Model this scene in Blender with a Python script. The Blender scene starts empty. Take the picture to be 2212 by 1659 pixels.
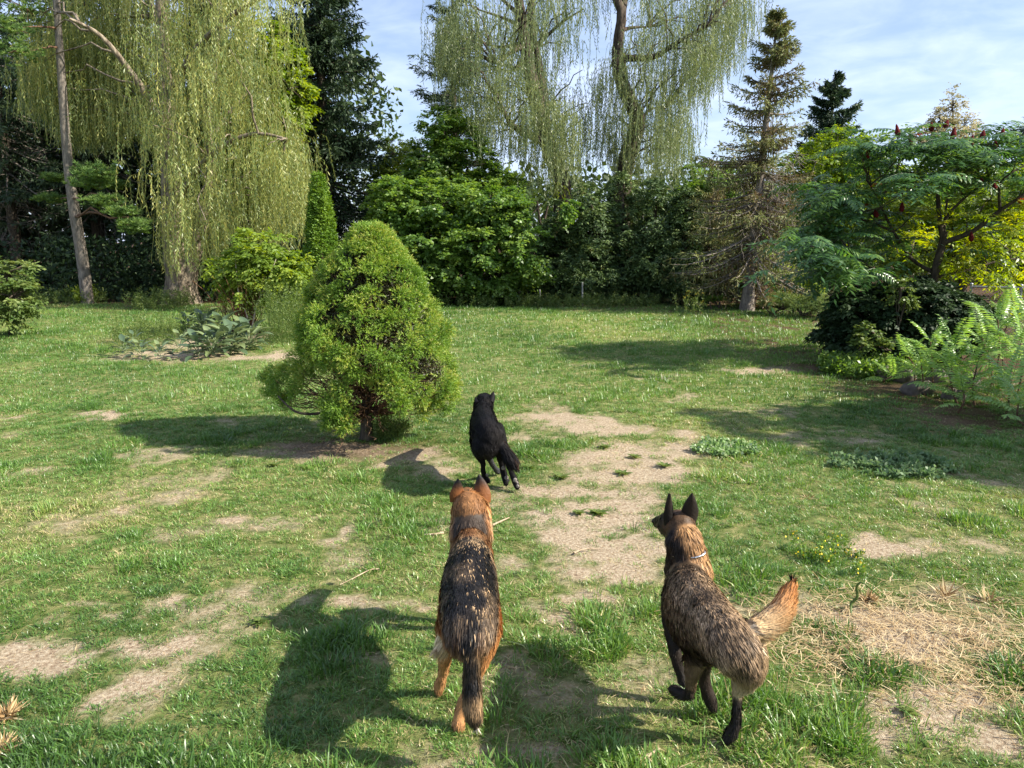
import bpy, math, time
import numpy as np
from math import radians, sin, cos, pi, atan, tan
from mathutils import Vector
T0 = time.time()
SC = bpy.context.scene
COL = SC.collection
# ------------------------------------------------------------------ camera, light, exposure
CAM_H = 1.80
PITCH = radians(10.53)
FPX = 1662.0                      # focal length for a picture 2212 px wide
cd = bpy.data.cameras.new('camera'); cam = bpy.data.objects.new('camera', cd); COL.objects.link(cam)
cam.location = (0, 0, CAM_H); cam.rotation_euler = (pi / 2 - PITCH, 0, 0)
cd.sensor_width = 34.6; cd.lens = 26.0; cd.clip_start = 0.05; cd.clip_end = 2000
SC.camera = cam
SUN_EL = radians(36.5)
LX, LY = -1.0, 0.22               # horizontal direction the sunlight travels
ln = math.hypot(LX, LY)
sun_dir = Vector((LX / ln * cos(SUN_EL), LY / ln * cos(SUN_EL), -sin(SUN_EL)))
sd = bpy.data.lights.new('sun', 'SUN'); sun = bpy.data.objects.new('sun', sd); COL.objects.link(sun)
sd.energy = 5.0; sd.angle = radians(0.55); sd.color = (1.0, 0.93, 0.80)
sun.rotation_euler = sun_dir.to_track_quat('-Z', 'Y').to_euler(); sun.location = (20, -3, 15)
world = bpy.data.worlds.new('World'); SC.world = world; world.use_nodes = True
wn = world.node_tree.nodes; wl = world.node_tree.links; wn.clear()
w_out = wn.new('ShaderNodeOutputWorld'); w_bg = wn.new('ShaderNodeBackground')
sky = wn.new('ShaderNodeTexSky'); sky.sky_type = 'NISHITA'; sky.sun_disc = False
sky.sun_elevation = SUN_EL; sky.sun_rotation = math.atan2(-LX, -LY); sky.air_density = 1.0; sky.dust_density = 0.6; sky.ozone_density = 2.5
w_bg.inputs['Strength'].default_value = 0.078
tc = wn.new('ShaderNodeTexCoord'); sep = wn.new('ShaderNodeSeparateXYZ'); wl.new(tc.outputs['Generated'], sep.inputs[0])
def wmath(op, a, b=None, clamp=False):
    n = wn.new('ShaderNodeMath'); n.operation = op; n.use_clamp = clamp
    for i, v in enumerate((a, b)):
        if v is None: continue
        if isinstance(v, (int, float)): n.inputs[i].default_value = v
        else: wl.new(v, n.inputs[i])
    return n.outputs[0]
den = wmath('ADD', wmath('MAXIMUM', sep.outputs['Z'], 0.0), 0.16)
cx_ = wmath('DIVIDE', sep.outputs['X'], den); cy_ = wmath('DIVIDE', sep.outputs['Y'], den)
comb = wn.new('ShaderNodeCombineXYZ'); wl.new(cx_, comb.inputs[0]); wl.new(cy_, comb.inputs[1])
mp = wn.new('ShaderNodeMapping'); mp.inputs['Scale'].default_value = (1.0, 1.0, 1.0); mp.inputs['Rotation'].default_value = (0, 0, 0.5)
wl.new(comb.outputs[0], mp.inputs[0])
n1 = wn.new('ShaderNodeTexNoise'); n1.inputs['Scale'].default_value = 0.9; n1.inputs['Detail'].default_value = 5; n1.inputs['Distortion'].default_value = 0.2
n2 = wn.new('ShaderNodeTexNoise'); n2.inputs['Scale'].default_value = 4.6; n2.inputs['Detail'].default_value = 6; n2.inputs['Roughness'].default_value = 0.55; n2.inputs['Distortion'].default_value = 0.35
wl.new(mp.outputs[0], n1.inputs['Vector']); wl.new(mp.outputs[0], n2.inputs['Vector'])
cm = wmath('ADD', wmath('MULTIPLY', n1.outputs['Fac'], 0.75), wmath('MULTIPLY', n2.outputs['Fac'], 0.55))
cr = wn.new('ShaderNodeMapRange'); cr.interpolation_type = 'SMOOTHSTEP'
cr.inputs['From Min'].default_value = 0.48; cr.inputs['From Max'].default_value = 0.88; cr.inputs['To Max'].default_value = 0.85; cr.inputs['To Min'].default_value = 0.22
wl.new(cm, cr.inputs['Value'])
mixc = wn.new('ShaderNodeMixRGB'); mixc.inputs['Color2'].default_value = (5.6, 6.5, 9.0, 1)
wl.new(cr.outputs[0], mixc.inputs['Fac']); wl.new(sky.outputs[0], mixc.inputs['Color1'])
wl.new(mixc.outputs[0], w_bg.inputs['Color']); wl.new(w_bg.outputs[0], w_out.inputs['Surface'])
SC.view_settings.view_transform = 'Standard'; SC.view_settings.look = 'None'
SC.view_settings.exposure = 1.18; SC.view_settings.gamma = 1.0; SC.view_settings.use_curve_mapping = False

# ------------------------------------------------------------------ helpers
RNG = np.random.default_rng(7)
def ray(px, py):
    a = (px - 1106.0) / FPX; b = (829.5 - py) / FPX
    return np.array((a, cos(PITCH) + b * sin(PITCH), -sin(PITCH) + b * cos(PITCH)))
def P(px, py, h=0.0):             # the point at height h seen at a spot of the photograph
    r = ray(px, py); t = (h - CAM_H) / r[2]
    return np.array((0, 0, CAM_H)) + r * t
def A(px, py, y):                 # the point at distance y along the garden
    r = ray(px, py); return np.array((0, 0, CAM_H)) + r * (y / r[1])
def PX(p):                        # back from world to photograph pixels (numpy, for masks)
    p = np.asarray(p); d = p - np.array((0, 0, CAM_H))
    zc = d[..., 1] * cos(PITCH) - d[..., 2] * sin(PITCH); up = d[..., 1] * sin(PITCH) + d[..., 2] * cos(PITCH)
    return 1106 + FPX * d[..., 0] / zc, 829.5 - FPX * up / zc
def unit(v):
    v = np.asarray(v, float); return v / np.maximum(np.linalg.norm(v, axis=-1, keepdims=True), 1e-9)
def hashn(ix, iy, iz=0, seed=0):
    h = (ix.astype(np.int64) * 374761393 + iy.astype(np.int64) * 668265263 + np.asarray(iz).astype(np.int64) * 2147483647 + seed * 974634777) & 0x7fffffff
    h = ((h ^ (h >> 13)) * 1274126177) & 0x7fffffff
    return ((h ^ (h >> 16)) & 0xffff) / 65535.0
def vnoise(x, y, seed=0):
    ix = np.floor(x); iy = np.floor(y); fx = x - ix; fy = y - iy; fx = fx * fx * (3 - 2 * fx); fy = fy * fy * (3 - 2 * fy)
    a = hashn(ix, iy, 0, seed); b = hashn(ix + 1, iy, 0, seed); c = hashn(ix, iy + 1, 0, seed); d = hashn(ix + 1, iy + 1, 0, seed)
    return (a * (1 - fx) + b * fx) * (1 - fy) + (c * (1 - fx) + d * fx) * fy
def fbm(x, y, o=4, seed=0):
    s = 0; a = .5; t = 0
    for k in range(o): s = s + a * vnoise(x * 2 ** k, y * 2 ** k, seed + k * 17); t += a; a *= .5
    return s / t
def noise3(p, seed=0):
    p = np.asarray(p); i = np.floor(p); f = p - i; f = f * f * (3 - 2 * f); r = 0
    for a in (0, 1):
        for b in (0, 1):
            for c in (0, 1):
                w = (f[..., 0] if a else 1 - f[..., 0]) * (f[..., 1] if b else 1 - f[..., 1]) * (f[..., 2] if c else 1 - f[..., 2])
                r = r + w * hashn(i[..., 0] + a, i[..., 1] + b, i[..., 2] + c, seed)
    return r
def sstep(a, b, x):
    t = np.clip((x - a) / (b - a), 0, 1); return t * t * (3 - 2 * t)

def tag(o, label=None, cat=None, group=None, kind=None):
    if label: o['label'] = label
    if cat: o['category'] = cat
    if group: o['group'] = group
    if kind: o['kind'] = kind
    return o
def empty(name, loc, label=None, cat=None, group=None, rz=0):
    o = bpy.data.objects.new(name, None); COL.objects.link(o); o.location = loc; o.rotation_euler = (0, 0, rz); o.empty_display_size = 0.2
    return tag(o, label, cat, group)
def build(name, chunks, mats, parent=None, kind=None, smooth=False, origin=None, link=True, cols=None):
    """chunks: (V, F, value, material index). One mesh object; a per-face value 'v' drives the colour."""
    Vs, loops, tot, vals, mi = [], [], [], [], []; off = 0
    for ch in chunks:
        V, F = ch[0], ch[1]
        if len(F) == 0: continue
        v = ch[2] if len(ch) > 2 and ch[2] is not None else 0.5
        m = ch[3] if len(ch) > 3 else 0
        Vs.append(V); loops.append((F + off).ravel()); tot.append(np.full(len(F), F.shape[1])); vals.append(np.broadcast_to(v, (len(F),))); mi.append(np.full(len(F), m)); off += len(V)
    V = np.concatenate(Vs).astype(np.float32); L = np.concatenate(loops).astype(np.int32); Tt = np.concatenate(tot).astype(np.int32)
    if parent is not None and origin is None:
        if any(abs(a) > 1e-9 for a in parent.location): V = V - np.array(parent.location, np.float32)
    elif origin is not None: V = V - np.array(origin, np.float32)
    me = bpy.data.meshes.new(name); me.vertices.add(len(V)); me.vertices.foreach_set('co', V.ravel())
    me.loops.add(len(L)); me.loops.foreach_set('vertex_index', L)
    me.polygons.add(len(Tt)); st = np.concatenate(([0], np.cumsum(Tt)[:-1])).astype(np.int32)
    me.polygons.foreach_set('loop_start', st); me.polygons.foreach_set('loop_total', Tt)
    me.polygons.foreach_set('material_index', np.concatenate(mi).astype(np.int32))
    if smooth: me.polygons.foreach_set('use_smooth', np.ones(len(Tt), bool))
    at = me.attributes.new('v', 'FLOAT', 'FACE'); at.data.foreach_set('value', np.concatenate(vals).astype(np.float32))
    if cols is not None:
        ca = me.attributes.new('col', 'FLOAT_COLOR', 'POINT'); ca.data.foreach_set('color', np.c_[cols, np.ones(len(cols))].astype(np.float32).ravel())
    me.update(calc_edges=True); me.validate()
    for m in (mats if isinstance(mats, (list, tuple)) else [mats]): me.materials.append(m)
    o = bpy.data.objects.new(name, me)
    if link: COL.objects.link(o)
    if parent is not None: o.parent = parent
    elif origin is not None: o.location = origin
    if kind: o['kind'] = kind
    return o
def share(name, me, parent, loc=(0, 0, 0), rot=(0, 0, 0), scl=(1, 1, 1), mode='XYZ'):
    o = bpy.data.objects.new(name, me); COL.objects.link(o); o.parent = parent; o.rotation_mode = mode; o.location = loc; o.rotation_euler = rot; o.scale = scl
    return o

# ------------------------------------------------------------------ materials
def M(name):
    m = bpy.data.materials.new(name); m.use_nodes = True; nt = m.node_tree; nt.nodes.clear(); return m, nt.nodes, nt.links
def ramp(nodes, stops):
    r = nodes.new('ShaderNodeValToRGB'); e = r.color_ramp.elements
    while len(e) < len(stops): e.new(0.5)
    for i, (p, c) in enumerate(stops): e[i].position = p; e[i].color = (*c, 1)
    return r
def leaf_mat(name, stops, trans=0.35, rough=0.5, spec=0.35, inst=False, noise=0.0, nscale=3.0):
    m, N, L = M(name)
    at = N.new('ShaderNodeAttribute'); at.attribute_name = 'tone' if inst else 'v'
    if inst: at.attribute_type = 'INSTANCER'
    fac = at.outputs['Fac']
    if inst:
        a2 = N.new('ShaderNodeAttribute'); a2.attribute_name = 'v'
        ad = N.new('ShaderNodeMath'); ad.operation = 'ADD'; L.new(fac, ad.inputs[0]); L.new(a2.outputs['Fac'], ad.inputs[1]); fac = ad.outputs[0]
    rp = ramp(N, stops); L.new(fac, rp.inputs[0])
    b = N.new('ShaderNodeBsdfPrincipled'); b.inputs['Roughness'].default_value = rough; b.inputs['Specular IOR Level'].default_value = spec
    t = N.new('ShaderNodeBsdfTranslucent'); mx = N.new('ShaderNodeMixShader'); mx.inputs[0].default_value = trans
    hs = N.new('ShaderNodeHueSaturation'); hs.inputs['Hue'].default_value = 0.485; hs.inputs['Saturation'].default_value = 1.15; hs.inputs['Value'].default_value = 1.5
    L.new(rp.outputs[0], b.inputs['Base Color']); L.new(rp.outputs[0], hs.inputs['Color']); L.new(hs.outputs[0], t.inputs['Color'])
    o = N.new('ShaderNodeOutputMaterial'); L.new(b.outputs[0], mx.inputs[1]); L.new(t.outputs[0], mx.inputs[2]); L.new(mx.outputs[0], o.inputs['Surface'])
    return m
def bark_mat(name, c1, c2, scale=14, stretch=0.25, bump=0.6):
    m, N, L = M(name)
    tcn = N.new('ShaderNodeTexCoord'); mpn = N.new('ShaderNodeMapping'); mpn.inputs['Scale'].default_value = (1, 1, stretch); L.new(tcn.outputs['Object'], mpn.inputs[0])
    nz = N.new('ShaderNodeTexNoise'); nz.inputs['Scale'].default_value = scale; nz.inputs['Detail'].default_value = 6; nz.inputs['Roughness'].default_value = 0.65; nz.inputs['Distortion'].default_value = 0.6
    L.new(mpn.outputs[0], nz.inputs['Vector'])
    rp = ramp(N, [(0.33, c1), (0.52, tuple((a + b) / 2 for a, b in zip(c1, c2))), (0.68, c2)]); L.new(nz.outputs['Fac'], rp.inputs[0])
    b = N.new('ShaderNodeBsdfPrincipled'); b.inputs['Roughness'].default_value = 0.9; b.inputs['Specular IOR Level'].default_value = 0.15
    bp = N.new('ShaderNodeBump'); bp.inputs['Strength'].default_value = bump; bp.inputs['Distance'].default_value = 0.03
    L.new(nz.outputs['Fac'], bp.inputs['Height']); L.new(bp.outputs[0], b.inputs['Normal']); L.new(rp.outputs[0], b.inputs['Base Color'])
    o = N.new('ShaderNodeOutputMaterial'); L.new(b.outputs[0], o.inputs['Surface']); return m
def plain_mat(name, c, rough=0.7, spec=0.3, metal=0.0, var=0.15, scale=20, bump=0.0):
    m, N, L = M(name); b = N.new('ShaderNodeBsdfPrincipled'); b.inputs['Roughness'].default_value = rough; b.inputs['Specular IOR Level'].default_value = spec; b.inputs['Metallic'].default_value = metal
    tcn = N.new('ShaderNodeTexCoord'); nz = N.new('ShaderNodeTexNoise'); nz.inputs['Scale'].default_value = scale; nz.inputs['Detail'].default_value = 5; L.new(tcn.outputs['Object'], nz.inputs['Vector'])
    rp = ramp(N, [(0.3, tuple(x * (1 - var) for x in c)), (0.7, tuple(min(1, x * (1 + var)) for x in c))]); L.new(nz.outputs['Fac'], rp.inputs[0]); L.new(rp.outputs[0], b.inputs['Base Color'])
    if bump:
        bp = N.new('ShaderNodeBump'); bp.inputs['Strength'].default_value = bump; bp.inputs['Distance'].default_value = 0.02; L.new(nz.outputs['Fac'], bp.inputs['Height']); L.new(bp.outputs[0], b.inputs['Normal'])
    o = N.new('ShaderNodeOutputMaterial'); L.new(b.outputs[0], o.inputs['Surface']); return m

# ------------------------------------------------------------------ geometry generators
def tube(pts, rad, seg=8, lump=0.0, seed=0, cap=True):
    pts = np.asarray(pts, float); n = len(pts); rad = np.broadcast_to(np.asarray(rad, float), (n,))
    T = unit(np.gradient(pts, axis=0)); ref = np.array((0.13, 0.97, 0.2)) if abs(T[:, 1]).mean() < 0.8 else np.array((1., 0, 0))
    U = unit(np.cross(T, ref)); W = np.cross(T, U)
    an = np.arange(seg) * 2 * pi / seg
    R = rad[:, None] * (1 + (lump * (np.random.default_rng(seed).random((n, seg)) - .5) if lump else 0))
    V = pts[:, None] + R[..., None] * (np.cos(an)[None, :, None] * U[:, None] + np.sin(an)[None, :, None] * W[:, None])
    i = np.arange(n - 1)[:, None] * seg; j = np.arange(seg)[None]; k = (j + 1) % seg
    F = np.stack([i + j, i + k, i + seg + k, i + seg + j], -1).reshape(-1, 4)
    V = V.reshape(-1, 3)
    out = [(V, F)]
    if cap: out.append((V[-seg:], np.arange(seg)[None]))
    return out
def smoothpath(pts, n):
    pts = np.asarray(pts, float); k = len(pts); t = np.linspace(0, k - 1, n); i = np.clip(t.astype(int), 0, k - 2); f = (t - i)[:, None]
    p0 = pts[np.maximum(i - 1, 0)]; p1 = pts[i]; p2 = pts[i + 1]; p3 = pts[np.minimum(i + 2, k - 1)]
    return 0.5 * ((2 * p1) + (-p0 + p2) * f + (2 * p0 - 5 * p1 + 4 * p2 - p3) * f ** 2 + (-p0 + 3 * p1 - 3 * p2 + p3) * f ** 3)
def limb(p0, p1, r0, r1, rng, sag=0.0, wig=0.08, n=7, seg=6):
    p0 = np.asarray(p0, float); p1 = np.asarray(p1, float); t = np.linspace(0, 1, n)[:, None]; L = np.linalg.norm(p1 - p0)
    pts = p0 + (p1 - p0) * t; pts[:, 2] += sag * L * np.sin(t[:, 0] * pi)
    pts[1:-1] += rng.normal(0, wig * L / n * 1.5, (n - 2, 3))
    return tube(pts, np.linspace(r0, r1, n), seg)
def leaves(C, D, Nn, L, W, fold=0.15, val=0.5, tri=False):
    D = unit(D); S = unit(np.cross(D, Nn)); Nn = np.cross(S, D)
    L = np.broadcast_to(L, (len(C),))[:, None]; W = np.broadcast_to(W, (len(C),))[:, None]
    n = len(C)
    if tri:
        V = np.stack([C - S * W / 2, C + S * W / 2, C + D * L], 1).reshape(-1, 3); F = np.arange(n * 3).reshape(n, 3)
    else:
        V = np.stack([C, C + D * L * .45 + S * W / 2 + Nn * W * fold, C + D * L, C + D * L * .45 - S * W / 2 + Nn * W * fold], 1).reshape(-1, 3); F = np.arange(n * 4).reshape(n, 4)
    return (V, F, np.broadcast_to(val, (n,)))
def rdir(rng, n):
    return unit(rng.normal(size=(n, 3)))
def sprays(K, out, rng, twigs=9, tl=0.35, per=9, L=0.08, W=0.05, droop=0.35, flat=0.6, tone=None, side=0.8, nj=0.5, upn=0.8, seg=True):
    """clusters at K with outward direction out: twigs radiate from each, leaves alternate along the twigs"""
    n = len(K); m = n * twigs
    base = np.repeat(K, twigs, 0); o = np.repeat(out, twigs, 0)
    d = rdir(rng, m); d[:, 2] *= (1 - flat); d = unit(d + o * 0.9)
    tlen = tl * rng.uniform(.6, 1.3, m); cl = np.repeat(rng.uniform(0, 1, n) if tone is None else tone, twigs)
    t = (np.arange(per) + .5)[None] / per * np.ones((m, 1)) + rng.normal(0, .04, (m, per))
    C = base[:, None] + d[:, None] * (t * tlen[:, None])[..., None]; C[..., 2] -= droop * (t ** 2) * tlen[:, None]
    sd_ = unit(np.cross(d, (0, 0, 1.0)) + 1e-6); sg = np.where(np.arange(per) % 2 == 0, 1, -1)[None, :, None]
    D = d[:, None] * .55 + sd_[:, None] * sg * side + rng.normal(0, .25, (m, per, 3)); D[..., 2] -= droop
    Nn = np.array((0, 0, upn)) + o[:, None] * 0.5 + rng.normal(0, nj, (m, per, 3))
    C = C.reshape(-1, 3); q = len(C)
    v = np.clip(np.repeat(cl, per) * .6 + rng.uniform(0, .4, q), 0, 1)
    ch = [leaves(C, D.reshape(-1, 3), Nn.reshape(-1, 3), L * rng.uniform(.7, 1.25, q), W * rng.uniform(.75, 1.2, q), val=v)]
    return ch
def blobshell(blobs, n, rng, lo=.55, zmin=0.15, gap=0.0, gs=1.2, seed=3):
    B = np.array(blobs, float); w = (B[:, 3] * B[:, 4] + B[:, 4] * B[:, 5] + B[:, 3] * B[:, 5]); w /= w.sum()
    i = rng.choice(len(B), n * 3, p=w); d = rdir(rng, n * 3); r = lo + (1 - lo) * rng.random(n * 3) ** .7
    r = r * (.72 + .62 * noise3(d * 2.3 + B[i, :1] * 3.1, seed + 5)); p = B[i, :3] + d * B[i, 3:6] * r[:, None]; keep = p[:, 2] > zmin
    if gap: keep &= noise3(p * gs, seed) > gap
    o = unit(d / B[i, 3:6]); p = p[keep][:n]; return p, o[keep][:n]
def ico():
    import bmesh
    bm = bmesh.new(); bmesh.ops.create_icosphere(bm, subdivisions=2, radius=1.0); bm.verts.ensure_lookup_table()
    V = np.array([v.co[:] for v in bm.verts]); F = np.array([[v.index for v in f.verts] for f in bm.faces]); bm.free(); return V, F
ICO_V, ICO_F = ico()
m_black = plain_mat('dark wet leather', (.012, .011, .011), .35, .5)
# ------------------------------------------------------------------ lawn: where the soil shows
def ell(px, py, rx, ry, k=1.0):
    c = P(px, py); a = P(px + rx, py); b = P(px, py - ry); d = P(px, py + ry)
    return (c[0], c[1], abs(a[0] - c[0]), (b[1] - d[1]) / 2 + 1e-3, k)
BARE = [ell(*e) for e in [
    (1200, 905, 100, 18, .9), (1300, 925, 100, 16, 1), (1150, 940, 60, 15, .6), (1480, 940, 60, 14, .8), (1380, 1060, 90, 22, .7), (1160, 1060, 80, 18, .8), (1300, 1030, 120, 26, .8), (1300, 1080, 90, 22, .8), (1340, 1200, 90, 30, .9), (1330, 1290, 60, 26, .7), (1130, 1230, 40, 30, .6), (1400, 1180, 60, 30, .7), (1310, 1240, 90, 20, .8), (1180, 1320, 50, 20, .5), (1350, 985, 120, 28, .9), (1420, 1020, 80, 24, 1), (1470, 975, 70, 22, .8), (1250, 1000, 70, 22, .6),
    (1220, 1112, 110, 30, 1), (1330, 1120, 80, 22, .9), (1290, 1165, 90, 34, .95), (1370, 1235, 90, 24, .8), (1230, 1260, 60, 20, .5), (1440, 1145, 60, 20, .7),
    (1240, 1345, 65, 38, .7), (1270, 1300, 50, 18, .6), (1945, 1185, 115, 26, 1), (1860, 1160, 60, 14, .7), (1950, 1375, 300, 75, .8), (2080, 1300, 130, 30, .5), (2080, 1530, 190, 75, .8), (1930, 1560, 80, 50, .7), (2180, 1620, 80, 40, .8),
    (1140, 1640, 140, 28, .75), (735, 968, 160, 24, .95), (890, 975, 90, 14, .9), (860, 1000, 60, 18, .8), (960, 1010, 60, 20, .6), (90, 892, 35, 5, .5), (240, 892, 60, 7, .7), (110, 960, 40, 5, .3),
    (525, 1130, 48, 13, .9), (745, 1165, 34, 38, .8), (700, 1225, 40, 12, .4), (60, 1425, 95, 34, .95), (300, 1395, 120, 26, .85), (235, 1500, 100, 30, .95), (290, 1312, 85, 14, .85), (150, 1345, 50, 14, .5),
    (850, 1302, 90, 14, .6), (700, 1300, 50, 18, .5), (760, 1420, 80, 20, .5), (660, 1280, 50, 8, .6), (1650, 802, 110, 10, .8), (1740, 793, 60, 6, .8), (1480, 862, 50, 6, .6), (1860, 955, 55, 9, .8), (1720, 888, 60, 6, .5), (1250, 790, 60, 4, .5),
    (1430, 820, 90, 6, .4), (570, 772, 95, 9, 1), (380, 768, 150, 12, .9), (450, 738, 130, 20, .7), (545, 728, 60, 10, .8), (940, 880, 60, 10, .4), (1020, 1640, 60, 20, .6), (410, 645, 50, 8, .7), (1060, 1090, 80, 14, .4),
    (2090, 900, 120, 30, .7), (2000, 840, 120, 18, .7), (1500, 1230, 60, 25, .5), (1570, 1290, 60, 30, .4), (20, 1230, 40, 20, .5), (20, 1280, 30, 8, .4)]]
def bare(x, y):
    wx = x + (fbm(x * 2.2, y * 2.2, 3, 5) - .5) * .5 + (fbm(x * 9, y * 9, 3, 6) - .5) * .32; wy = y + ((fbm(x * 2.2, y * 2.2, 3, 9) - .5) * .5 + (fbm(x * 9, y * 9, 3, 10) - .5) * .32) * np.clip(y / 6, .5, 1.6)
    s = np.zeros_like(x)
    for cx, cy, rx, ry, k in BARE:
        d = ((wx - cx) / rx) ** 2 + ((wy - cy) / ry) ** 2
        s = np.maximum(s, k * np.exp(-np.maximum(d - .12, 0) * 1.15))
    thin = sstep(.52, .76, fbm(x * 2.1 + 9, y * 1.7, 5, 31)) * .46 * (1 - .6 * sstep(7, 11, y))
    s = np.maximum(s, thin)
    edge = P(1106, 662)[1]
    s = np.maximum(s, sstep(edge + .3, edge + 1.3, y + (fbm(x * .8, y * .8, 3, 3) - .5) * 1.2) * .97)
    s = np.maximum(s, sstep(0.0, 1.2, x - (5.9 + .25 * (y - 11))) * sstep(9, 11, y) * sstep(17, 15, y) * .9)
    return s * np.clip(.30 + fbm(x * 8, y * 8, 4, 77) * 1.4, 0, 1.15)
def straw(x, y):                   # dry straw strewn on the near right
    s = 0
    for e in [ell(1950, 1370, 330, 95), ell(2120, 1440, 160, 80), ell(1800, 1400, 130, 60)]:
        s = np.maximum(s, np.exp(-np.maximum(((x - e[0]) / e[2]) ** 2 + ((y - e[1]) / e[3]) ** 2 - .3, 0) * 1.3))
    return s
def gz(x, y):
    x = np.asarray(x, float); y = np.asarray(y, float)
    n = sstep(60, 25, np.abs(x)) * sstep(60, 30, y)
    return ((fbm(x * .35, y * .35, 3, 41) - .5) * .10 * sstep(6, 12, y) + (fbm(x * 3, y * 3, 3, 42) - .5) * .03 + (fbm(x * 14, y * 14, 2, 43) - .5) * .012) * n
def gp(x, y): return np.array((x, y, float(gz(x, y))))
def axis_pts(lo, hi, step, far, grow=1.18):
    a = list(np.arange(lo, hi + 1e-6, step)); s = step
    while a[-1] < far: s *= grow; a.append(a[-1] + s)
    s = step
    while a[0] > -far: s *= grow; a.insert(0, a[0] - s)
    return np.array(a)
gx = axis_pts(-4.5, 5.5, .075, 600, 1.10); gy = axis_pts(1.4, 7, .06, 900, 1.055)
X, Y = np.meshgrid(gx, gy); Z = gz(X, Y); nx, ny = len(gx), len(gy)
V = np.c_[X.ravel(), Y.ravel(), Z.ravel()]
ii = (np.arange(ny - 1)[:, None] * nx + np.arange(nx - 1)[None]).ravel(); F = np.c_[ii, ii + 1, ii + nx + 1, ii + nx]
m_ground, N, L = M('lawn soil and turf')
aa = N.new('ShaderNodeAttribute'); aa.attribute_name = 'col'; sx = N.new('ShaderNodeSeparateXYZ'); L.new(aa.outputs['Color'], sx.inputs[0])
tcn = N.new('ShaderNodeTexCoord')
def NZ(s, d, r=.6):
    n = N.new('ShaderNodeTexNoise'); n.inputs['Scale'].default_value = s; n.inputs['Detail'].default_value = d; n.inputs['Roughness'].default_value = r; L.new(tcn.outputs['Object'], n.inputs['Vector']); return n
na, nb, nc_, nd = NZ(55, 6), NZ(3.2, 5), NZ(240, 3), NZ(11, 5)
soil = ramp(N, [(.25, (.13, .08, .05)), (.42, (.33, .245, .16)), (.58, (.49, .40, .28)), (.78, (.63, .54, .40))]); L.new(na.outputs['Fac'], soil.inputs[0])
turf = ramp(N, [(.3, (.06, .09, .022)), (.5, (.15, .18, .055)), (.7, (.34, .30, .13))]); L.new(nd.outputs['Fac'], turf.inputs[0])
litter = ramp(N, [(.3, (.035, .022, .014)), (.55, (.10, .06, .035)), (.75, (.2, .13, .08))]); L.new(na.outputs['Fac'], litter.inputs[0])
ad = N.new('ShaderNodeMath'); ad.operation = 'MULTIPLY_ADD'; ad.inputs[1].default_value = .55; L.new(nd.outputs['Fac'], ad.inputs[0]); L.new(sx.outputs['X'], ad.inputs[2])
mr = N.new('ShaderNodeMapRange'); mr.inputs['From Min'].default_value = .46; mr.inputs['From Max'].default_value = .92; L.new(ad.outputs[0], mr.inputs['Value'])
x1 = N.new('ShaderNodeMixRGB'); L.new(mr.outputs[0], x1.inputs[0]); L.new(turf.outputs[0], x1.inputs[1]); L.new(soil.outputs[0], x1.inputs[2])
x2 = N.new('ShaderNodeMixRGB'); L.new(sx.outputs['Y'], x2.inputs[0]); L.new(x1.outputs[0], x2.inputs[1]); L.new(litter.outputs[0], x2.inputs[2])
bs = N.new('ShaderNodeBsdfPrincipled'); bs.inputs['Roughness'].default_value = .95; bs.inputs['Specular IOR Level'].default_value = .1; L.new(x2.outputs[0], bs.inputs['Base Color'])
bp = N.new('ShaderNodeBump'); bp.inputs['Strength'].default_value = .9; bp.inputs['Distance'].default_value = .015; mm = N.new('ShaderNodeMath'); L.new(na.outputs['Fac'], mm.inputs[0]); L.new(nc_.outputs['Fac'], mm.inputs[1]); L.new(mm.outputs[0], bp.inputs['Height']); L.new(bp.outputs[0], bs.inputs['Normal'])
oo = N.new('ShaderNodeOutputMaterial'); L.new(bs.outputs[0], oo.inputs['Surface'])
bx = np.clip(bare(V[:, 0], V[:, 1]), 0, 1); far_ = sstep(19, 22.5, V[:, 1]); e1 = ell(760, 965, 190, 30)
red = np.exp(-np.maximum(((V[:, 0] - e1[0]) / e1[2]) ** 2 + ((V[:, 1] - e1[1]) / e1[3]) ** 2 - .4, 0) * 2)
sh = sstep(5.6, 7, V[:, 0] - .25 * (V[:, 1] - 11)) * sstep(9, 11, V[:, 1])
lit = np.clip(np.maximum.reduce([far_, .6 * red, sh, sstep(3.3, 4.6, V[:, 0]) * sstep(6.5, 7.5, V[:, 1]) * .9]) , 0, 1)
ground = build('ground', [(V, F, .5)], m_ground, smooth=True, cols=np.c_[bx, lit, bx * 0]); ground['kind'] = 'structure'

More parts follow.
